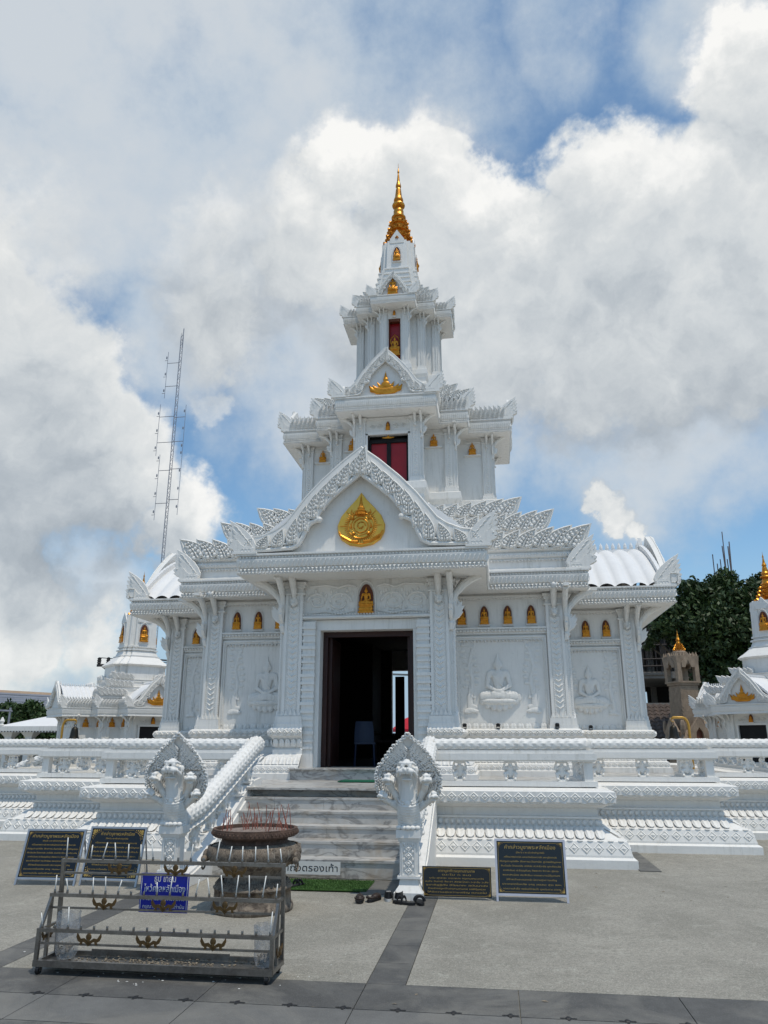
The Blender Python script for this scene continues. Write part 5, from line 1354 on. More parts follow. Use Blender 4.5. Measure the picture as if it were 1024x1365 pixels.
# ------------------------------------------------------------------ building under construction, tiled house
cb = thing('unfinished_building', 'bare concrete frame of an unfinished building with scaffolding behind the large tree', 'building', (7.5, 46.0, 0))
for i, z in enumerate((3.05, 5.05, 8.1)):
    part('floor_slab', MB().box(-.6, 14, 0, 8, z, z+.38), 'bare_concrete', cb)
    part('parapet', MB().box(-.4, 2.6, -.12, 0, z+.2, z+.62 if i == 0 else z+.3), 'bare_concrete', cb)
for x in (-.35, 3.1, 6.6, 10, 13.6):
    for y in (.2, 7.6): part('column', MB().box(x-.17, x+.17, y-.17, y+.17, 0, 9.0 if x < 6 else 10.2), 'bare_concrete', cb)
    rb = MB()
    for k in range(4): rb.tube([(x+(.12 if k % 2 else -.12), .2+(.12 if k > 1 else -.12), 8.3), (x+(.14 if k % 2 else -.14)+.05*k, .2, 10.3+g.random()*1.2+(2.2 if x > 5 else -1.2))], .035, 4)
    for k in range(5 if x > 5 else 0): rb.tube([(x-.8+.22*k, .3, 8.3), (x-.72+.2*k, .3, 11.0+g.random()*1.6)], .03, 4)
    part('reinforcing_bars', rb, 'rust_rebar', cb)
for x0, x1 in ((.9, 1.35), (1.7, 2.0)): part('window_frame', MB().box(x0-.2, x0-.12, 7.4, 7.5, 3.4, 5.0).box(x1, x1+.08, 7.4, 7.5, 3.4, 5.0), 'scaffold', cb)
part('rear_wall', MB().box(-.5, .1, 7.7, 7.9, 0, 5.0).box(2.7, 13.8, 7.7, 7.9, 0, 8.1).box(.1, 2.7, 7.7, 7.9, 0, 3.9).box(.1, 2.7, 7.7, 7.9, 4.75, 5.1).box(1.7, 1.95, 7.7, 7.9, 3.9, 4.75), 'room_wall', cb)
part('inner_wall', MB().box(-.5, 13.8, 3.9, 4.1, 0, 3.05), 'room_wall', cb)
sc = MB()
for i in range(13):
    x = -.3+.27*i; sc.tube([(x, -.25, 5.4), (x+.04, -.25, 8.3)], .035, 5)
for z in (5.7, 6.1, 6.9, 7.5, 8.2): sc.tube([(-.4, -.3, z), (3.2, -.3, z+.05)], .04, 5)
part('scaffolding', sc, 'scaffold', cb)
part('formwork', MB().box(-.4, 3.0, .3, .4, 7.1, 8.1).box(1.0, 1.3, .3, .4, 5.4, 7.1).box(2.3, 2.6, .3, .4, 5.4, 7.1), 'room_wall', cb)
# tiled roof house
hs = thing('tiled_roof_house', 'low house with a brown clay tile roof between main shrine and sandstone tower', 'house', (8.3, 38.5, 0), -.10)
part('wall', MB().box(-2.2, 3.0, 0, 4, 0, 1.75), 'room_wall', hs)
part('roof', MB().add([(-2.6, -.4, 1.72), (3.4, -.4, 1.72), (3.4, 2.2, 3.35), (-1.2, 2.2, 3.35), (-2.6, 4.8, 1.72), (3.4, 4.8, 1.72)], [(0, 1, 2, 3), (3, 2, 5, 4), (0, 3, 4), (0, 4, 5, 1)]), 'tile_brown', hs)
tb = MB()
for r_ in range(9):
    for c_ in range(20):
        t = r_/9; x = -2.45+.30*c_; y = -.4+2.6*t; z = 1.74+1.63*t
        if x < -2.6+1.5*t: continue
        tb.add([(x, y, z), (x+.13, y-.02, z+.07), (x+.27, y, z), (x+.27, y+.31, z+.16), (x+.13, y+.30, z+.23), (x, y+.31, z+.16)], [(0, 1, 4, 5), (1, 2, 3, 4), (0, 2, 1)])
o = part('roof_tile', tb, 'tile_brown', hs); o['kind'] = 'stuff'
part('fascia', MB().box(-2.65, 3.4, -.46, -.40, 1.58, 1.72), 'scaffold', hs)

# ------------------------------------------------------------------ left side: pavilion, warehouse, gate frame, pole, mast
pv = thing('open_pavilion', 'low pavilion with a white hipped roof and carved eave at the left edge', 'pavilion', (-21.2, 31.5, 0))
part('roof', MB().add([(1.3, -2.6, 2.16), (8.0, -2.6, 2.16), (8.0, 3, 2.16), (1.3, 3, 2.16), (4.1, .1, 3.02), (5.2, .1, 3.02)], [(0, 1, 5, 4), (1, 2, 5), (2, 3, 4, 5), (3, 0, 4)]).box(3.6, 5.6, -.4, .6, 2.75, 3.12), 'roof_white', pv)
ev = MB().box(1.25, 8.05, -2.66, -2.60, 1.98, 2.16).box(1.24, 1.30, -2.6, 3, 1.98, 2.16)
for i in range(52): ev.box(1.28+.13*i-.03, 1.28+.13*i+.03, -2.65, -2.61, 1.93, 1.98)
part('eave_trim', ev, 'white_paint', pv)
for x in (1.7, 2.6, 5.2, 7.4):
    for y in (-2.2, 2.6): part('post', MB().box(x-.14, x+.14, y-.14, y+.14, 0, 2.0).frustum((x, y), .15, .15, .3, .3, 1.75, 1.96), 'white_paint', pv)
part('ceiling', MB().box(1.35, 7.9, -2.5, 2.9, 1.94, 1.99), 'room_wall', pv); part('back_screen', MB().box(1.5, 7.4, 2.75, 2.85, 0, 1.94), 'room_wall', pv)
fl = MB()
for x in (1.5, 7.0): fl.lathe([(.06, 2.14), (.1, 2.22), (.05, 2.28), (.10, 2.36), (.02, 2.52)], 8, (x, -2.55, 0))
part('roof_finial', fl, 'white_paint', pv)
ta = thing('altar_stand', 'small blue and white altar stand inside the left pavilion', 'altar', (-19.6, 29.9, 0))
part('table_top', MB().box(-.35, .35, -.2, .2, 1.02, 1.06), 'white_paint', ta); part('drape', MB().box(-.33, .33, -.21, -.19, .62, 1.02), 'blue_cloth', ta)
for x in (-.3, .3): part('leg', MB().box(x-.03, x+.03, -.17, .17, 0, 1.02), 'white_paint', ta)
sv = thing('white_statue', 'small white standing statue on the blue altar stand in the left pavilion', 'statue', (-19.55, 29.9, 1.06))
m_ = MB().caps((0, 0, .03), (0, 0, .28), .09, .07, 6).caps((0, 0, .28), (0, 0, .42), .075, .06, 4).caps((-.08, 0, .40), (.08, 0, .40), .035, .035, 4).caps((.1, 0, .4), (.06, -.06, .25), .028, .02, 4).caps((-.1, 0, .4), (-.06, -.06, .25), .028, .02, 4).ball((0, 0, .53), .055, 8, 6).lathe([(.04, .57), (.01, .68)], 8)
link('statue_body', fuse(m_, 'statue_body', 'white_paint', .014, 2), sv)
wh = thing('warehouse', 'long blue-grey metal roofed warehouse behind the trees at the left edge', 'warehouse', (-33, 47, 0), -.05)
part('wall', MB().box(-12, 6, .5, 12, 0, 3.5), 'room_wall', wh)
part('roof', MB().add([(-13, 0, 3.55), (6.3, 0, 3.4), (6.1, 6, 4.5), (-13, 6, 5.6)], [(0, 1, 2, 3)]).add([(-13, 0, 3.35), (6.3, 0, 3.2), (6.3, 0, 3.4), (-13, 0, 3.55)], [(0, 1, 2, 3)]), 'metal_roof', wh)
rs = MB()
for i in range(8): t = .08+i*.12; rs.add([(-13, 6*t, 3.58+2.05*t), (6.2, 6*t, 3.43+1.1*t), (6.2, 6*t+.1, 3.47+1.1*t), (-13, 6*t+.1, 3.62+2.05*t)], [(0, 1, 2, 3)])
part('roof_rib', rs, 'mast_steel', wh); part('ridge_cap', MB().add([(-13, 5.95, 5.55), (6.2, 5.95, 4.46), (6.2, 6.3, 4.66), (-13, 6.3, 5.80)], [(0, 1, 2, 3)]), 'tan_roof', wh)
gf = thing('pipe_frame', 'galvanised pipe frame standing before the tree at the left edge', 'frame', (-23.8, 34, 0))
part('pipe_rails', MB().tube([(-3, 0, 3.15), (1.1, 0, 2.95)], .05, 6).tube([(-3, 0, 2.0), (1.1, 0, 2.0)], .04, 6), 'mast_steel', gf)
for i in range(5): part('upright', MB().tube([(-2.4+.85*i, 0, 0), (-2.4+.85*i, 0, 3.12-.04*i+(.15 if i == 4 else 0))], .05, 6), 'mast_steel', gf)
up = thing('utility_pole', 'power pole with a steel crossarm and insulators behind the small left shrine', 'pole', (-21.0, 40.5, 0))
part('pole_shaft', MB().tube([(0, 0, 0), (0, 0, 6.0)], [.16, .12], 8), 'bare_concrete', up); part('crossarm', MB().box(-1.2, 1.2, -.06, .06, 5.62, 5.76).tube([(-.9, 0, 5.62), (0, 0, 5.0)], .03, 5).tube([(.9, 0, 5.62), (0, 0, 5.0)], .03, 5), 'scaffold', up)
for x in (-1.1, -.55, .1, .9): part('insulator', MB().lathe([(.05, 5.76), (.13, 5.82), (.09, 5.88), (.13, 5.96), (.09, 6.0), (.12, 6.08), (.04, 6.14)], 8, (x, 0, 0)), 'lamp_black', up)
for i, (x, z) in enumerate(((-1.1, 6.12), (.1, 6.12), (.9, 6.10))):
    w_ = MB().tube([(x-21.0+t*45, 40.5+t*18, z-2.2*math.sin(t*PI)*.5+1.0*t) for t in np.linspace(0, 1, 14)], .022, 4)
    tag(part('power_line', w_, 'lamp_black'), ['power line from the outer left insulator of the utility pole', 'power line from the middle insulator of the utility pole', 'power line from the right insulator of the utility pole'][i], 'cable', 'power lines behind the left shrine')
ms = thing('radio_mast', 'tall slender lattice radio mast with side antennas against the left clouds', 'mast', (-27.95, 60, 0))
MH = 39.2; la = MB()
tri = [(.0, -.14), (.125, .08), (-.125, .08)]
for x, y in tri: la.tube([(x, y, 0), (x, y, MH-.8)], .026, 5)
z = 0.0
while z < MH-1.2:
    for k in range(3):
        a = tri[k]; b = tri[(k+1) % 3]; la.tube([(a[0], a[1], z), (b[0], b[1], z+.45)], .018, 4); la.tube([(b[0], b[1], z+.45), (a[0], a[1], z+.9)], .018, 4)
    z += .9
la.tube([(.12, 0, MH-2.0), (.14, 0, MH)], .045, 5)
part('lattice', la, 'mast_steel', ms)
for (dx, z0, z1) in ((-1.2, 32.0, 36.8), (-1.5, 26.3, 31.4), (1.0, 26.4, 31.2), (-1.1, 20.2, 26.4), (1.0, 20.6, 26.4)):
    an = MB().tube([(dx, 0, z0), (dx, 0, z1)], .022, 5)
    for zz in np.arange(z0+.5, z1, 1.7): an.tube([(dx-.28 if dx < 0 else dx, 0, zz), (dx if dx < 0 else dx+.0, 0, zz+.0)], .025, 4); an.ball((dx-.12, 0, zz+.3), (.07, .07, .16), 6, 4)
    for zz in (z0+(z1-z0)*.25, z0+(z1-z0)*.75): an.tube([(0, 0, zz), (dx, 0, zz)], .03, 4)
    part('antenna', an, 'mast_steel', ms)

# ------------------------------------------------------------------ text
def text(parent, body, size, loc, rot=(PI/2, 0, 0), m='gold_letter', align='CENTER', ext=.0008, width=None, name='lettering', sx=1.0):
    c = bpy.data.curves.new(name, 'FONT'); c.body = body; c.size = size; c.align_x = align; c.align_y = 'CENTER'; c.extrude = ext; c.resolution_u = 1
    t_ = bpy.data.objects.new('tmp', c); COL.objects.link(t_); dg = bpy.context.evaluated_depsgraph_get()
    me = bpy.data.meshes.new_from_object(t_.evaluated_get(dg), depsgraph=dg); bpy.data.objects.remove(t_); bpy.data.curves.remove(c)
    me.name = name; me.materials.clear(); me.materials.append(MATS[m]); co = np.empty(len(me.vertices)*3); me.vertices.foreach_get('co', co); co = co.reshape(-1, 3)
    if width: sx = width/max(.001, np.ptp(co[:, 0])); co[:, 0] -= (co[:, 0].max()+co[:, 0].min())/2
    co[:, 0] *= sx; me.vertices.foreach_set('co', co.ravel()); me.update()
    o = bpy.data.objects.new(name, me); COL.objects.link(o); o.parent = parent; o.location = loc; o.rotation_euler = rot
    return o
PALI = ['(ตั้งนะโม ๓ จบ แล้วกล่าวคำบูชาดังนี้)', 'ศรีโรเมเทพเทวานัง พระหลักเมืองเทวานัง พระภูมิเทวานัง', 'ทีปธูปะบุปผัง สักการะวันทนัง สูปพยัญชนะ', 'สัมปันนัง โภชนานัง สาลีนัง สะปะริวารัง อุทะกังวะรัง', 'อาคัจฉันตุ ปะริภุญชันตุ สัพพะทา หิตายะ สุขายะ', 'พระหลักเมือง ประสิทธิเม ขอเดชะบารมีคุ้มครอง', 'ให้ข้าพเจ้าและครอบครัว มีความสุขความเจริญ', 'ปราศจากโรคภัย อายุ วรรณะ สุขะ พละ', 'ขอความสำเร็จ จงมีแก่ข้าพเจ้า ทุกประการ เทอญ']
def corner_orn(m, x, z, qx, qz, s_, y):
    for (dx, dz, r) in ((.10, .10, .10), (.26, .07, .07), (.07, .26, .07), (.42, .05, .05), (.05, .42, .05), (.20, .20, .06), (.56, .04, .035), (.04, .56, .035), (.32, .16, .04), (.16, .32, .04)):
        m.ball((x+qx*dx*s_, y, z+qz*dz*s_), (r*s_, .002, r*s_), 6, 4)
    m.tube([(x+qx*.66*s_, y, z+qz*.12*s_), (x+qx*.40*s_, y, z+qz*.20*s_), (x+qx*.20*s_, y, z+qz*.40*s_), (x+qx*.12*s_, y, z+qz*.66*s_)], .010*s_, 4)
def board(label, x0, x1, y, z0, h, lean, title, lines, frame='board_frame', rz=0.0, orn=1.0, legs=True, tsize=.050, lsize=.0215, tw=.72):
    w_ = x1-x0; b = thing('prayer_board', label, 'sign', ((x0+x1)/2, y, 0), rz, 'black and gold prayer boards before the terrace')
    R = Matrix.Rotation(-lean, 4, 'X'); e = .022
    g0 = empty('sign_panel', b, (0, 0, 0), (-lean, 0, 0)); zz0, zz1 = z0, z0+h
    part('board', MB().box(-w_/2+e, w_/2-e, -.006, .008, zz0+e, zz1-e), 'granite_black', g0)
    if frame:
        fm = MB().box(-w_/2, -w_/2+e, -.012, .012, 0 if legs else zz0, zz1).box(w_/2-e, w_/2, -.012, .012, 0 if legs else zz0, zz1).box(-w_/2+e, w_/2-e, -.0115, .0115, zz1-e, zz1).box(-w_/2+e, w_/2-e, -.0115, .0115, zz0, zz0+e)
        part('frame', fm, frame, g0)
        if legs:
            part('rear_leg', MB().tube([(-w_/2+.02, .02, zz1*.9), (-w_/2+.02, .30, 0.01+.30*math.sin(lean))], .010, 6).tube([(w_/2-.02, .02, zz1*.9), (w_/2-.02, .30, .01+.30*math.sin(lean))], .010, 6), frame, g0)
    om = MB(); s_ = .085*orn
    for qx in (-1, 1):
        for qz in (-1, 1): corner_orn(om, qx*(-w_/2+e+.012), (zz0+e+.012) if qz > 0 else (zz1-e-.012), qx, qz, s_, -.0075)
    om.box(-w_/2+e+s_*.8, w_/2-e-s_*.8, -.0085, -.006, zz1-e-.016, zz1-e-.013).box(-w_/2+e+s_*.8, w_/2-e-s_*.8, -.0085, -.006, zz0+e+.013, zz0+e+.016)
    om.box(-w_/2+e+.012, -w_/2+e+.015, -.0085, -.006, zz0+e+s_*.8, zz1-e-s_*.8).box(w_/2-e-.015, w_/2-e-.012, -.0085, -.006, zz0+e+s_*.8, zz1-e-s_*.8)
    part('gilt_ornament', om, 'gold_letter', g0)
    text(g0, title, tsize, (0, -.0075, zz1-e-.062*tsize/.052), width=w_*tw)
    n = len(lines); top = zz1-e-.115*tsize/.052; bot = zz0+e+.045
    for i, ln in enumerate(lines):
        text(g0, ln, lsize, (0, -.0075, top-(top-bot)*i/max(1, n-1)), width=w_*(.40 if i == 0 else [.80, .74, .86, .84, .78, .80, .70, .82][i % 8]))
    return b
board('black prayer board on a pale steel stand, right of the naga post, lettered in gold', -.06, .68, 8.74, .055, .545, .16, 'คำกล่าวบูชาพระหลักเมือง', PALI, tw=.72, orn=1.0)
board('low wide black stone tablet with gold writing leaning beside the right naga post', -.86, -.085, 8.76, .003, .335, .10, 'คาถาบูชาท้าวจตุคามรามเทพ', ['(นะโม ๓ จบ)', 'นะโม พุทธายะ นะมะพะทะ จตุคามรามะเทวัง', 'อะหัง วันทามิ สิระสา สัพพะโภคา วะสะโน วะสัง', 'สุปะติฏฐิตัง ปิโยนาคะ สุปันนานัง', 'ข้าพเจ้าขอบูชาท้าวจตุคามรามเทพ ขอให้คุ้มครอง', 'ให้มีความสุขความเจริญ ตลอดไป'], frame=None, legs=False, tsize=.036, lsize=.020, tw=.5, orn=.8)
board('black prayer board at the far left with plain thin gold corners, on a steel stand', -5.60, -4.87, 8.90, .06, .55, .28, 'คำกล่าวบูชาพระหลักเมือง', PALI, frame='frame_steel', tw=.78, rz=.05)
board('black prayer board with large gold flower corners, left of the naga post', -4.84, -4.13, 8.95, .06, .58, .26, 'คำกล่าวบูชาพระหลักเมือง', PALI, frame='frame_steel', tw=.6, rz=-.02, orn=2.0)

# marble plaque against the first step
pq = thing('marble_plaque', 'white marble plaque with black lettering leaning on the lowest step', 'sign', (-2.42, 9.72, 0), 0)
g0 = empty('sign_panel', pq, (0, 0, 0), (-.14, 0, 0)); part('slab', MB().box(-.50, .50, -.012, .012, .055, .20), 'marble_plaque', g0)
text(g0, 'กรุณาถอดรองเท้า', .105, (0.02, -.0135, .122), m='black_letter', width=.90)
# mats
gm = thing('doormat', 'green artificial grass mat at the foot of the steps', 'mat', (-2.15, 9.37, 0), 0.0)
tf = MB()
part('backing', MB().box(-.85, .66, -.32, .30, .001, .012), 'green_mat', gm)
for i in range(9000):
    x = random.uniform(-.85, .66); y = random.uniform(-.32, .30); a = random.random()*6.28; tf.add([(x, y, .011), (x+.006*math.cos(a), y+.006*math.sin(a), .011), (x+.004*math.cos(a+1), y+.004*math.sin(a+1), .026)], [(0, 1, 2)])
o = part('turf', tf, 'green_mat', gm); o['kind'] = 'stuff'
tm = thing('floor_mat', 'thin dark teal mat lying at the door sill', 'mat', (-2.18, 13.05, .956), 0); part('mat_sheet', MB().box(-.38, .55, -.30, .28, 0, .012), 'teal_mat', tm); part('hem', MB().box(-.40, -.38, -.31, .29, 0, .015).box(.55, .57, -.31, .29, 0, .015), 'teal_mat', tm)

# ------------------------------------------------------------------ shoes
def sole_outline(L, w_, n=18):
    P = []
    for i in range(n):
        a = 2*PI*i/n; x = math.cos(a); y = math.sin(a); ww = w_*(1+.18*y if y > 0 else 1+.02*y)*(.86 if -0.5 < y < 0.15 else 1); P.append((x*ww/2, y*L/2))
    return P
def shoe(label, kind, x, y, rz, L=.26):
    s_ = thing('shoe', label, 'shoe', (x, y, .001), rz, 'shoes left in front of the steps'); o = sole_outline(L, .095)
    def slab_(z0, z1, k=1.0):
        n = len(o); v = [(a*k, b*k, z0) for a, b in o]+[(a*k, b*k, z1) for a, b in o]; return MB().add(v, [tuple(range(n-1, -1, -1)), tuple(range(n, 2*n))]+[(i, (i+1) % n, n+(i+1) % n, n+i) for i in range(n)])
    if kind == 'sneaker':
        part('sole', slab_(0, .028), 'sole_white', s_)
        up_ = MB().grid(lambda u, t: ((.044*(1-.25*t)+.004)*math.cos(2*PI*u)*(1.0), (L/2-.006)*(math.sin(2*PI*u))*(1-.05*t) - (.0 if math.sin(2*PI*u) < 0 else .10*t*math.sin(2*PI*u)), .028+.062*t*(1.0 if math.sin(2*PI*u) < .2 else max(.45, 1-.5*math.sin(2*PI*u)))), 20, 5, True)
        up_.ball((0, .065, .045), (.042, .055, .022), 10, 6); part('upper', up_, 'rubber', s_, True)
        lc = MB()
        for k in range(4): lc.tube([(-.022, .012+.016*k, .078-.006*k), (.022, .016+.016*k, .078-.006*k)], .003, 4)
        part('laces', lc, 'sole_white', s_)
    elif kind == 'clog':
        part('sole', slab_(0, .022), 'rubber', s_); u_ = MB().ball((0, .045, .03), (.046, .082, .038), 12, 7).tube([(.044*math.cos(a), -.055-.06*math.sin(a), .045) for a in np.linspace(0, PI, 9)], .012, 6); part('upper', u_, 'brown_leather', s_, True)
    else:
        part('sole', slab_(0, .024), 'rubber', s_)
        for (yy, hh) in ((.055, .045), (.0, .05)): part('strap', MB().tube([(.050*math.cos(a), yy, .02+hh*math.sin(a)) for a in np.linspace(0, PI, 9)], .014, 6, .35, up=(0, 1, 0)), 'rubber', s_)
    return s_
shoe('dark brown clog shoe, left one of the pair on the bare concrete', 'clog', -1.47, 8.52, .15); shoe('dark brown clog shoe, right one of the pair on the bare concrete', 'clog', -1.33, 8.59, -.35)
shoe('black sneaker with white sole, left one of the pair by the naga post', 'sneaker', -1.185, 8.66, .12); shoe('black sneaker with white sole, right one of the pair by the naga post', 'sneaker', -1.07, 8.66, -.05)
shoe('black strap sandal lying crosswise just in front of the sneakers', 'sandal', -1.00, 8.46, 1.2); shoe('black strap sandal nearest the foot of the naga post', 'sandal', -.84, 8.50, .25, .24)
shoe('black strap sandal on the green mat under the marble plaque', 'sandal', -2.33, 9.23, -.5); shoe('second black strap sandal on the green mat, nearer the incense pot', 'sandal', -2.50, 9.28, .1)

# ------------------------------------------------------------------ incense pot
PX, PY = -2.47, 8.02
pt = thing('incense_pot', 'big weathered stone incense pot with a carved rim, filled with ash', 'incense pot', (PX, PY, 0))
part('drum_base', MB().lathe([(.40, 0), (.41, .03), (.40, .06), (.385, .07), (.375, .22), (.385, .20), (.395, .215), (.36, .24), (.30, .26)], 40), 'pot_stone', pt, True)
bw = MB().lathe([(.30, .25), (.285, .28), (.285, .33), (.31, .37), (.37, .41), (.43, .46), (.46, .51), (.455, .55), (.42, .59), (.37, .605), (.365, .615)], 56, lobes=0)
part('bowl', bw, 'pot_stone', pt, True)
lv = t_petal(1, 1, .22)
pm = lv.mesh('carved_petal', 'pot_stone', True); pm2 = t_petal(1, 1, .3).mesh('lower_petal', 'pot_stone', True)
for k in range(14):
    a = 2*PI*k/14
    link('carved_petal', pm, pt, M=Matrix.Translation((.43*math.sin(a), -.43*math.cos(a), .595)) @ Matrix.Rotation(a, 4, 'Z') @ Matrix.Rotation(.05, 4, 'X') @ Matrix.Diagonal((.18, .26, -.17, 1)))
for k in range(20):
    a = 2*PI*(k+.5)/20
    link('lower_petal', pm2, pt, M=Matrix.Translation((.33*math.sin(a), -.33*math.cos(a), .275)) @ Matrix.Rotation(a, 4, 'Z') @ Matrix.Rotation(-.5, 4, 'X') @ Matrix.Diagonal((.105, .10, -.10, 1)))
part('neck', MB().lathe([(.365, .60), (.33, .625), (.335, .655), (.37, .675), (.375, .68)], 40), 'pot_rim', pt, True)
part('rim', MB().lathe([(.36, .672), (.41, .678), (.415, .69), (.432, .692), (.434, .735), (.428, .737), (.428, .752), (.395, .752), (.393, .70)], 64), 'pot_rim', pt)
rb = MB()
for k in range(64):
    a = 2*PI*k/64; rb.ball((.434*math.cos(a), .434*math.sin(a), .713), (.010, .010, .015), 5, 4)
o = part('rim_beading', rb, 'pot_rim', pt); o['kind'] = 'stuff'
part('ash_bed', MB().grid(lambda u, t: (t*.388*math.cos(2*PI*u), t*.388*math.sin(2*PI*u), .718+.022*(1-t)+.010*math.sin(u*43+t*9)*math.sin(t*17)*(1-t*t)), 60, 12, True), 'ash', pt, True)
for q in (-1, 1):          # lion masks with ring handles
    part('mask_handle', MB().ball((q*.46, -.10, .50), (.05, .06, .06), 8, 6).ball((q*.47, -.16, .47), (.035, .04, .035), 8, 6).tube([(q*.48, -.14+.045*math.cos(a), .42+.045*math.sin(a)) for a in np.linspace(0, 2*PI, 11)], .010, 6), 'pot_stone', pt, True)
gi = random.Random(11)
clusters = [(-.30, -.05, 4, .05), (-.24, -.10, 3, .03), (-.05, -.06, 7, .05), (.03, .04, 7, .06), (-.10, .10, 4, .05), (.20, .05, 4, .05), (.28, -.02, 4, .04), (.15, -.14, 3, .04), (.32, .06, 3, .03)]
stick = {}
for ci, (x, y, n, sp) in enumerate(clusters):
    for i in range(n):
        L = .10+.17*gi.random()
        key = round(L, 2)
        if key not in stick: stick[key] = MB().tube([(0, 0, -.03), (0, 0, key)], [.0042, .0034], 5).mesh('incense_stick', 'incense_stick')
        o = link('incense_stick', stick[key], None, loc=(PX+x+gi.uniform(-sp, sp), PY+y+gi.uniform(-sp, sp), .735), rot=(gi.uniform(-.28, .28), gi.uniform(-.32, .32), 0))
        cn_ = ['in the leftmost bunch', 'in the second bunch from the left', 'in the tall bunch left of centre', 'in the tall bunch at the centre', 'at the back left of centre', 'in the back bunch right of centre', 'in the bunch near the right rim', 'at the front right', 'in the rightmost bunch'][ci]
        tag(o, 'burnt red incense stick '+cn_+' of the stone pot', 'incense stick', 'incense sticks '+cn_+' of the stone pot')

# ------------------------------------------------------------------ candle rack
RX0, RX1 = -3.36, -1.585
rk = thing('candle_rack', 'three-tier wheeled steel candle rack with bronze ornaments, in front of the incense pot', 'candle rack', (0, 0, 0))
tiers = [(5.70, .285), (5.82, .495), (5.93, .715)]
def bar(a, b, w_=.022, h=.022, m='rack_steel', name='crossbar'):
    mb = MB(); a = Vector(a); b = Vector(b); e = (b-a); L = e.length; q = e.to_track_quat('X', 'Z').to_matrix().to_4x4()
    return part(name, MB().merge(MB().box(0, L, -w_/2, w_/2, -h/2, h/2), Matrix.Translation(a) @ q), m, rk)
for (y, z) in tiers:
    bar((RX0, y, z), (RX1, y, z), .03, .024); bar((RX0, y, z-.085), (RX1, y, z-.085), .014, .014)
for x in (RX0+.012, RX1-.012):
    bar((x, 5.70, .06), (x, 5.70, .285), name='leg', w_=.026, h=.026); bar((x, 5.97, .06), (x, 5.93, .715), name='leg', w_=.026, h=.026)
    bar((x, 5.715, .495-.21), (x, 5.82, .49), name='side_brace', w_=.02, h=.02); bar((x, 5.82, .05), (x, 5.82, .495), name='side_brace', w_=.022, h=.022)
    bar((x, 5.70, .285), (x, 5.96, .285), name='side_brace', w_=.02, h=.02); bar((x, 5.82, .495), (x, 5.95, .495), name='side_brace', w_=.02, h=.02); bar((x, 5.69, .072), (x, 5.98, .072), name='side_brace', w_=.03, h=.03)
bar((RX0, 5.69, .072), (RX1, 5.69, .072), .024, .042); bar((RX0, 5.975, .072), (RX1, 5.975, .072), .024, .042)
part('drip_tray', MB().box(RX0+.01, RX1-.01, 5.70, 5.965, .058, .064).box(RX0+.3, RX1-.4, 5.955, 5.962, .064, .11), 'rack_steel', rk)
wx = MB(); gw = random.Random(4)
for i in range(420):
    x = gw.gauss(-2.55, .33); y = gw.uniform(5.72, 5.95)
    if RX0+.05 < x < RX1-.05: wx.ball((x, y, .068), (gw.uniform(.004, .013), gw.uniform(.003, .008), .004), 5, 3)
tag(part('wax_crumbs', wx, 'dry_debris'), 'scattered pale wax crumbs on the tray of the candle rack', 'crumbs', kind='stuff')
for x in (RX0+.04, RX1-.04):
    for y in (5.70, 5.97):
        wv = thing_ = part('caster', MB().box(x-.018, x+.018, y-.015, y+.015, .040, .056), 'rack_steel', rk)
        wm = MB(); 
        for a0, a1 in ((-.012, .012),):
            n = 16; v = []; 
            for xx in (a0, a1):
                for rr_2 in (.028,): v += [(x+xx, y+rr_2*math.cos(2*PI*i/n), .0285+rr_2*math.sin(2*PI*i/n)) for i in range(n)]
            wm.add(v, [(i, (i+1) % n, n+(i+1) % n, n+i) for i in range(n)]+[tuple(range(n-1, -1, -1)), tuple(range(n, 2*n))])
        link('caster_wheel', wm.mesh('caster_wheel', 'rubber'), wv)
        link('caster_fork', MB().box(x-.018, x-.014, y-.012, y+.012, .02, .05).box(x+.014, x+.018, y-.012, y+.012, .02, .05).tube([(x-.02, y, .0285), (x+.02, y, .0285)], .006, 6).mesh('caster_fork', 'rack_steel'), wv)
orn = MB()                          # winged bronze ornament
for q in (-1, 1):
    orn.prism([(0, -.018), (q*.028, .004), (q*.05, .0), (q*.072, .034), (q*.076, .012), (q*.066, -.012), (q*.050, -.022), (q*.056, -.034), (q*.040, -.034), (q*.036, -.016), (q*.018, -.024), (0, -.044)][:: 1], -.004, .004)
orn.ball((0, -.004, .012), (.018, .008, .022), 8, 6); orn.ball((0, -.006, -.012), (.010, .006, .018), 6, 5)
OM = orn.mesh('winged_ornament', 'ornament_bronze')
for (y, z), xs in zip(tiers, ((-2.95, -2.50, -2.02), (-2.92, -2.46, -1.99), (-2.88, -2.43, -1.97))):
    for x in xs: link('winged_ornament', OM, rk, loc=(x, y-.016, z-.045), scale=(1.25, 1, 1.1))
link('winged_ornament', OM, rk, loc=(RX0+.005, 5.83, .23), rot=(0, 0, PI/2)); link('winged_ornament', OM, rk, loc=(RX1-.0, 5.85, .17), rot=(0, 0, PI/2))
sk = MB().lathe([(.0075, 0), (.0085, .004), (.0085, .024), (.007, .026)], 8).mesh('candle_socket', 'rack_steel', True)
rows = [[RX0+.03+i*(RX1-RX0-.06)/17 for i in range(18)] for _ in range(3)]
cand = {0: [0, 2, 17], 1: [0, 1, 3, 4, 5, 8, 9, 11, 12, 13, 14, 15, 16, 17], 2: [0, 2, 3, 4, 5, 6, 7, 10, 12, 13, 14, 15, 16, 17]}
gc = random.Random(8); names = ['lowest', 'middle', 'top']
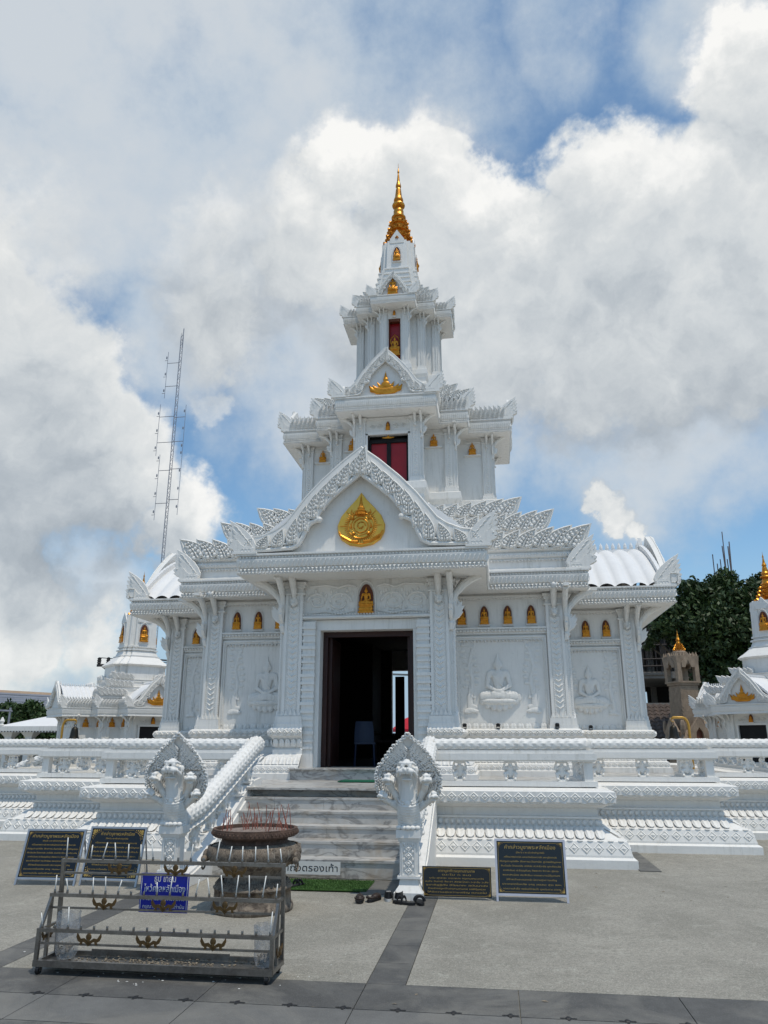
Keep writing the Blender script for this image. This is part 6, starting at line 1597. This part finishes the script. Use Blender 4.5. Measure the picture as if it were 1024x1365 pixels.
for r_, ((y, z), xs) in enumerate(zip(tiers, rows)):
    for i, x in enumerate(xs):
        link('candle_socket', sk, rk, loc=(x, y, z+.012))
        if i in cand[r_]:
            h = gc.uniform(.07, .135); 
            c = thing('candle', (ORD := ['first', 'second', 'third', 'fourth', 'fifth', 'sixth', 'seventh', 'eighth', 'ninth', 'tenth', 'eleventh', 'twelfth', 'thirteenth', 'fourteenth']) and {0: {0: 'thin white candle at the left end of the rack\'s lowest bar', 2: 'leaning thin white candle, second on the rack\'s lowest bar', 17: 'thin white candle at the right end of the rack\'s lowest bar'}}.get(r_, {}).get(i, 'thin white candle, %s from the left on the %s bar of the steel rack' % (ORD[cand[r_].index(i)], names[r_])),
                      'candle', (x, y, z+.034), 0, 'thin white candles on the %s bar of the rack' % names[r_])
            c.rotation_euler = (gc.uniform(-.1, .1), gc.uniform(-.24, .24), 0)
            k = round(h, 2)
            if ('c', k) not in CL: CL[('c', k)] = MB().tube([(0, 0, -.008), (0, 0, k)], [.0045, .0038], 7).mesh('wax_stem', 'candle_wax', True); CL[('w', k)] = MB().tube([(0, 0, k), (.001, 0, k+.010)], .0012, 4).mesh('wick', 'wick')
            link('wax_stem', CL[('c', k)], c); link('wick', CL[('w', k)], c)
# blue notice tied behind the rack
bs = thing('blue_notice', 'blue notice with white lettering tied behind the candle rack', 'sign', (-2.535, 6.00, 0))
part('board', MB().box(-.20, .185, -.004, .004, .36, .63), 'blue_sign', bs); part('white_border', MB().box(-.193, .178, -.0055, -.0041, .619, .623).box(-.193, .178, -.0055, -.0041, .367, .371).box(-.193, -.189, -.0055, -.0041, .371, .619).box(.174, .178, -.0055, -.0041, .371, .619), 'white_letter', bs)
part('cable_tie', MB().tube([(-.17, -.006, .625), (-.17, -.03, .70), (-.17, -.06, .71)], .002, 4).tube([(.15, -.006, .625), (.15, -.03, .70), (.15, -.06, .71)], .002, 4), 'lamp_black', bs)
text(bs, 'ธูป เทียน', .062, (-.005, -.0065, .590), m='white_letter', width=.17); text(bs, 'ไหว้ศาลหลักเมือง', .064, (-.005, -.0065, .522), m='white_letter', width=.33)
text(bs, 'ห้ามนำเข้าไปภายในศาล', .040, (-.005, -.0065, .455), m='white_letter', width=.33); text(bs, 'กรุณาจุดด้านนอกเท่านั้น', .032, (-.005, -.0065, .400), m='white_letter', width=.33)
# plastic bags hanging in the rack
def bag(label, x, y, z0, w_, h, seed):
    b = thing('plastic_bag', label, 'bag', (x, y, z0), 0, 'clear plastic rubbish bags in the rack'); gg = random.Random(seed); ph = [gg.random()*6 for _ in range(6)]
    def fn(u, t):
        a = 2*PI*u; wob = 1+.07*math.sin(3*a+ph[0]+t*3)+.05*math.sin(7*a+ph[1]-t*6)+.02*math.sin(13*a+ph[2]+t*9)
        k = .92+.08*t if t > .15 else .70+1.45*t
        return (w_/2*k*wob*math.cos(a), .075*k*wob*math.sin(a), h*t+.006*math.sin(5*a+ph[3])*(1 if t > .9 else 0))
    part('film', MB().grid(fn, 40, 22, True).add([fn(u/40, 0) for u in range(40)], [tuple(range(40))]), 'clear_plastic', b, True)
    jk = MB()
    for k in range(40): jk.tube([(gg.uniform(-.3, .3)*w_, gg.uniform(-.04, .04), .01+gg.random()*h*.3) for _ in range(2)], .005, 5)
    o = part('burnt_stubs', jk, 'dry_debris', b); o['kind'] = 'stuff'
bag('crumpled clear plastic bag standing in the left end of the rack', -3.20, 5.84, .075, .17, .31, 1); bag('clear plastic bag half full of stubs at the right end of the rack', -1.69, 5.83, .075, .155, .27, 2)

# ------------------------------------------------------------------ litter on the forecourt
gl = random.Random(21); lt = MB()
for i in range(80):
    x = gl.uniform(-7, 5); y = gl.choice([gl.uniform(5.0, 10.4), gl.uniform(8.8, 10.7)]); a = gl.random()*6.28; r = gl.uniform(.008, .028); h = gl.uniform(.003, .009)
    c_, s_ = math.cos(a), math.sin(a)
    lt.add([(x+r*c_, y+r*s_, .003), (x-r*.35*s_, y+r*.35*c_, h), (x-r*c_, y-r*s_, .003), (x+r*.35*s_, y-r*.35*c_, h*.6)], [(0, 1, 2, 3)])
tag(part('leaf_litter', lt, 'dry_debris'), 'scattered tiny dry leaves and crumbs on the concrete forecourt', 'litter', kind='stuff')
wd = MB()
for i in range(60):
    x = gl.gauss(-2.5, .6); y = gl.uniform(5.55, 6.25); wd.ball((x, y, .001), (gl.uniform(.003, .012), gl.uniform(.003, .010), .0015), 6, 3)
tag(part('wax_drips', wd, 'candle_wax'), 'spilt white wax drips on the paving under the candle rack', 'wax drips', kind='stuff')
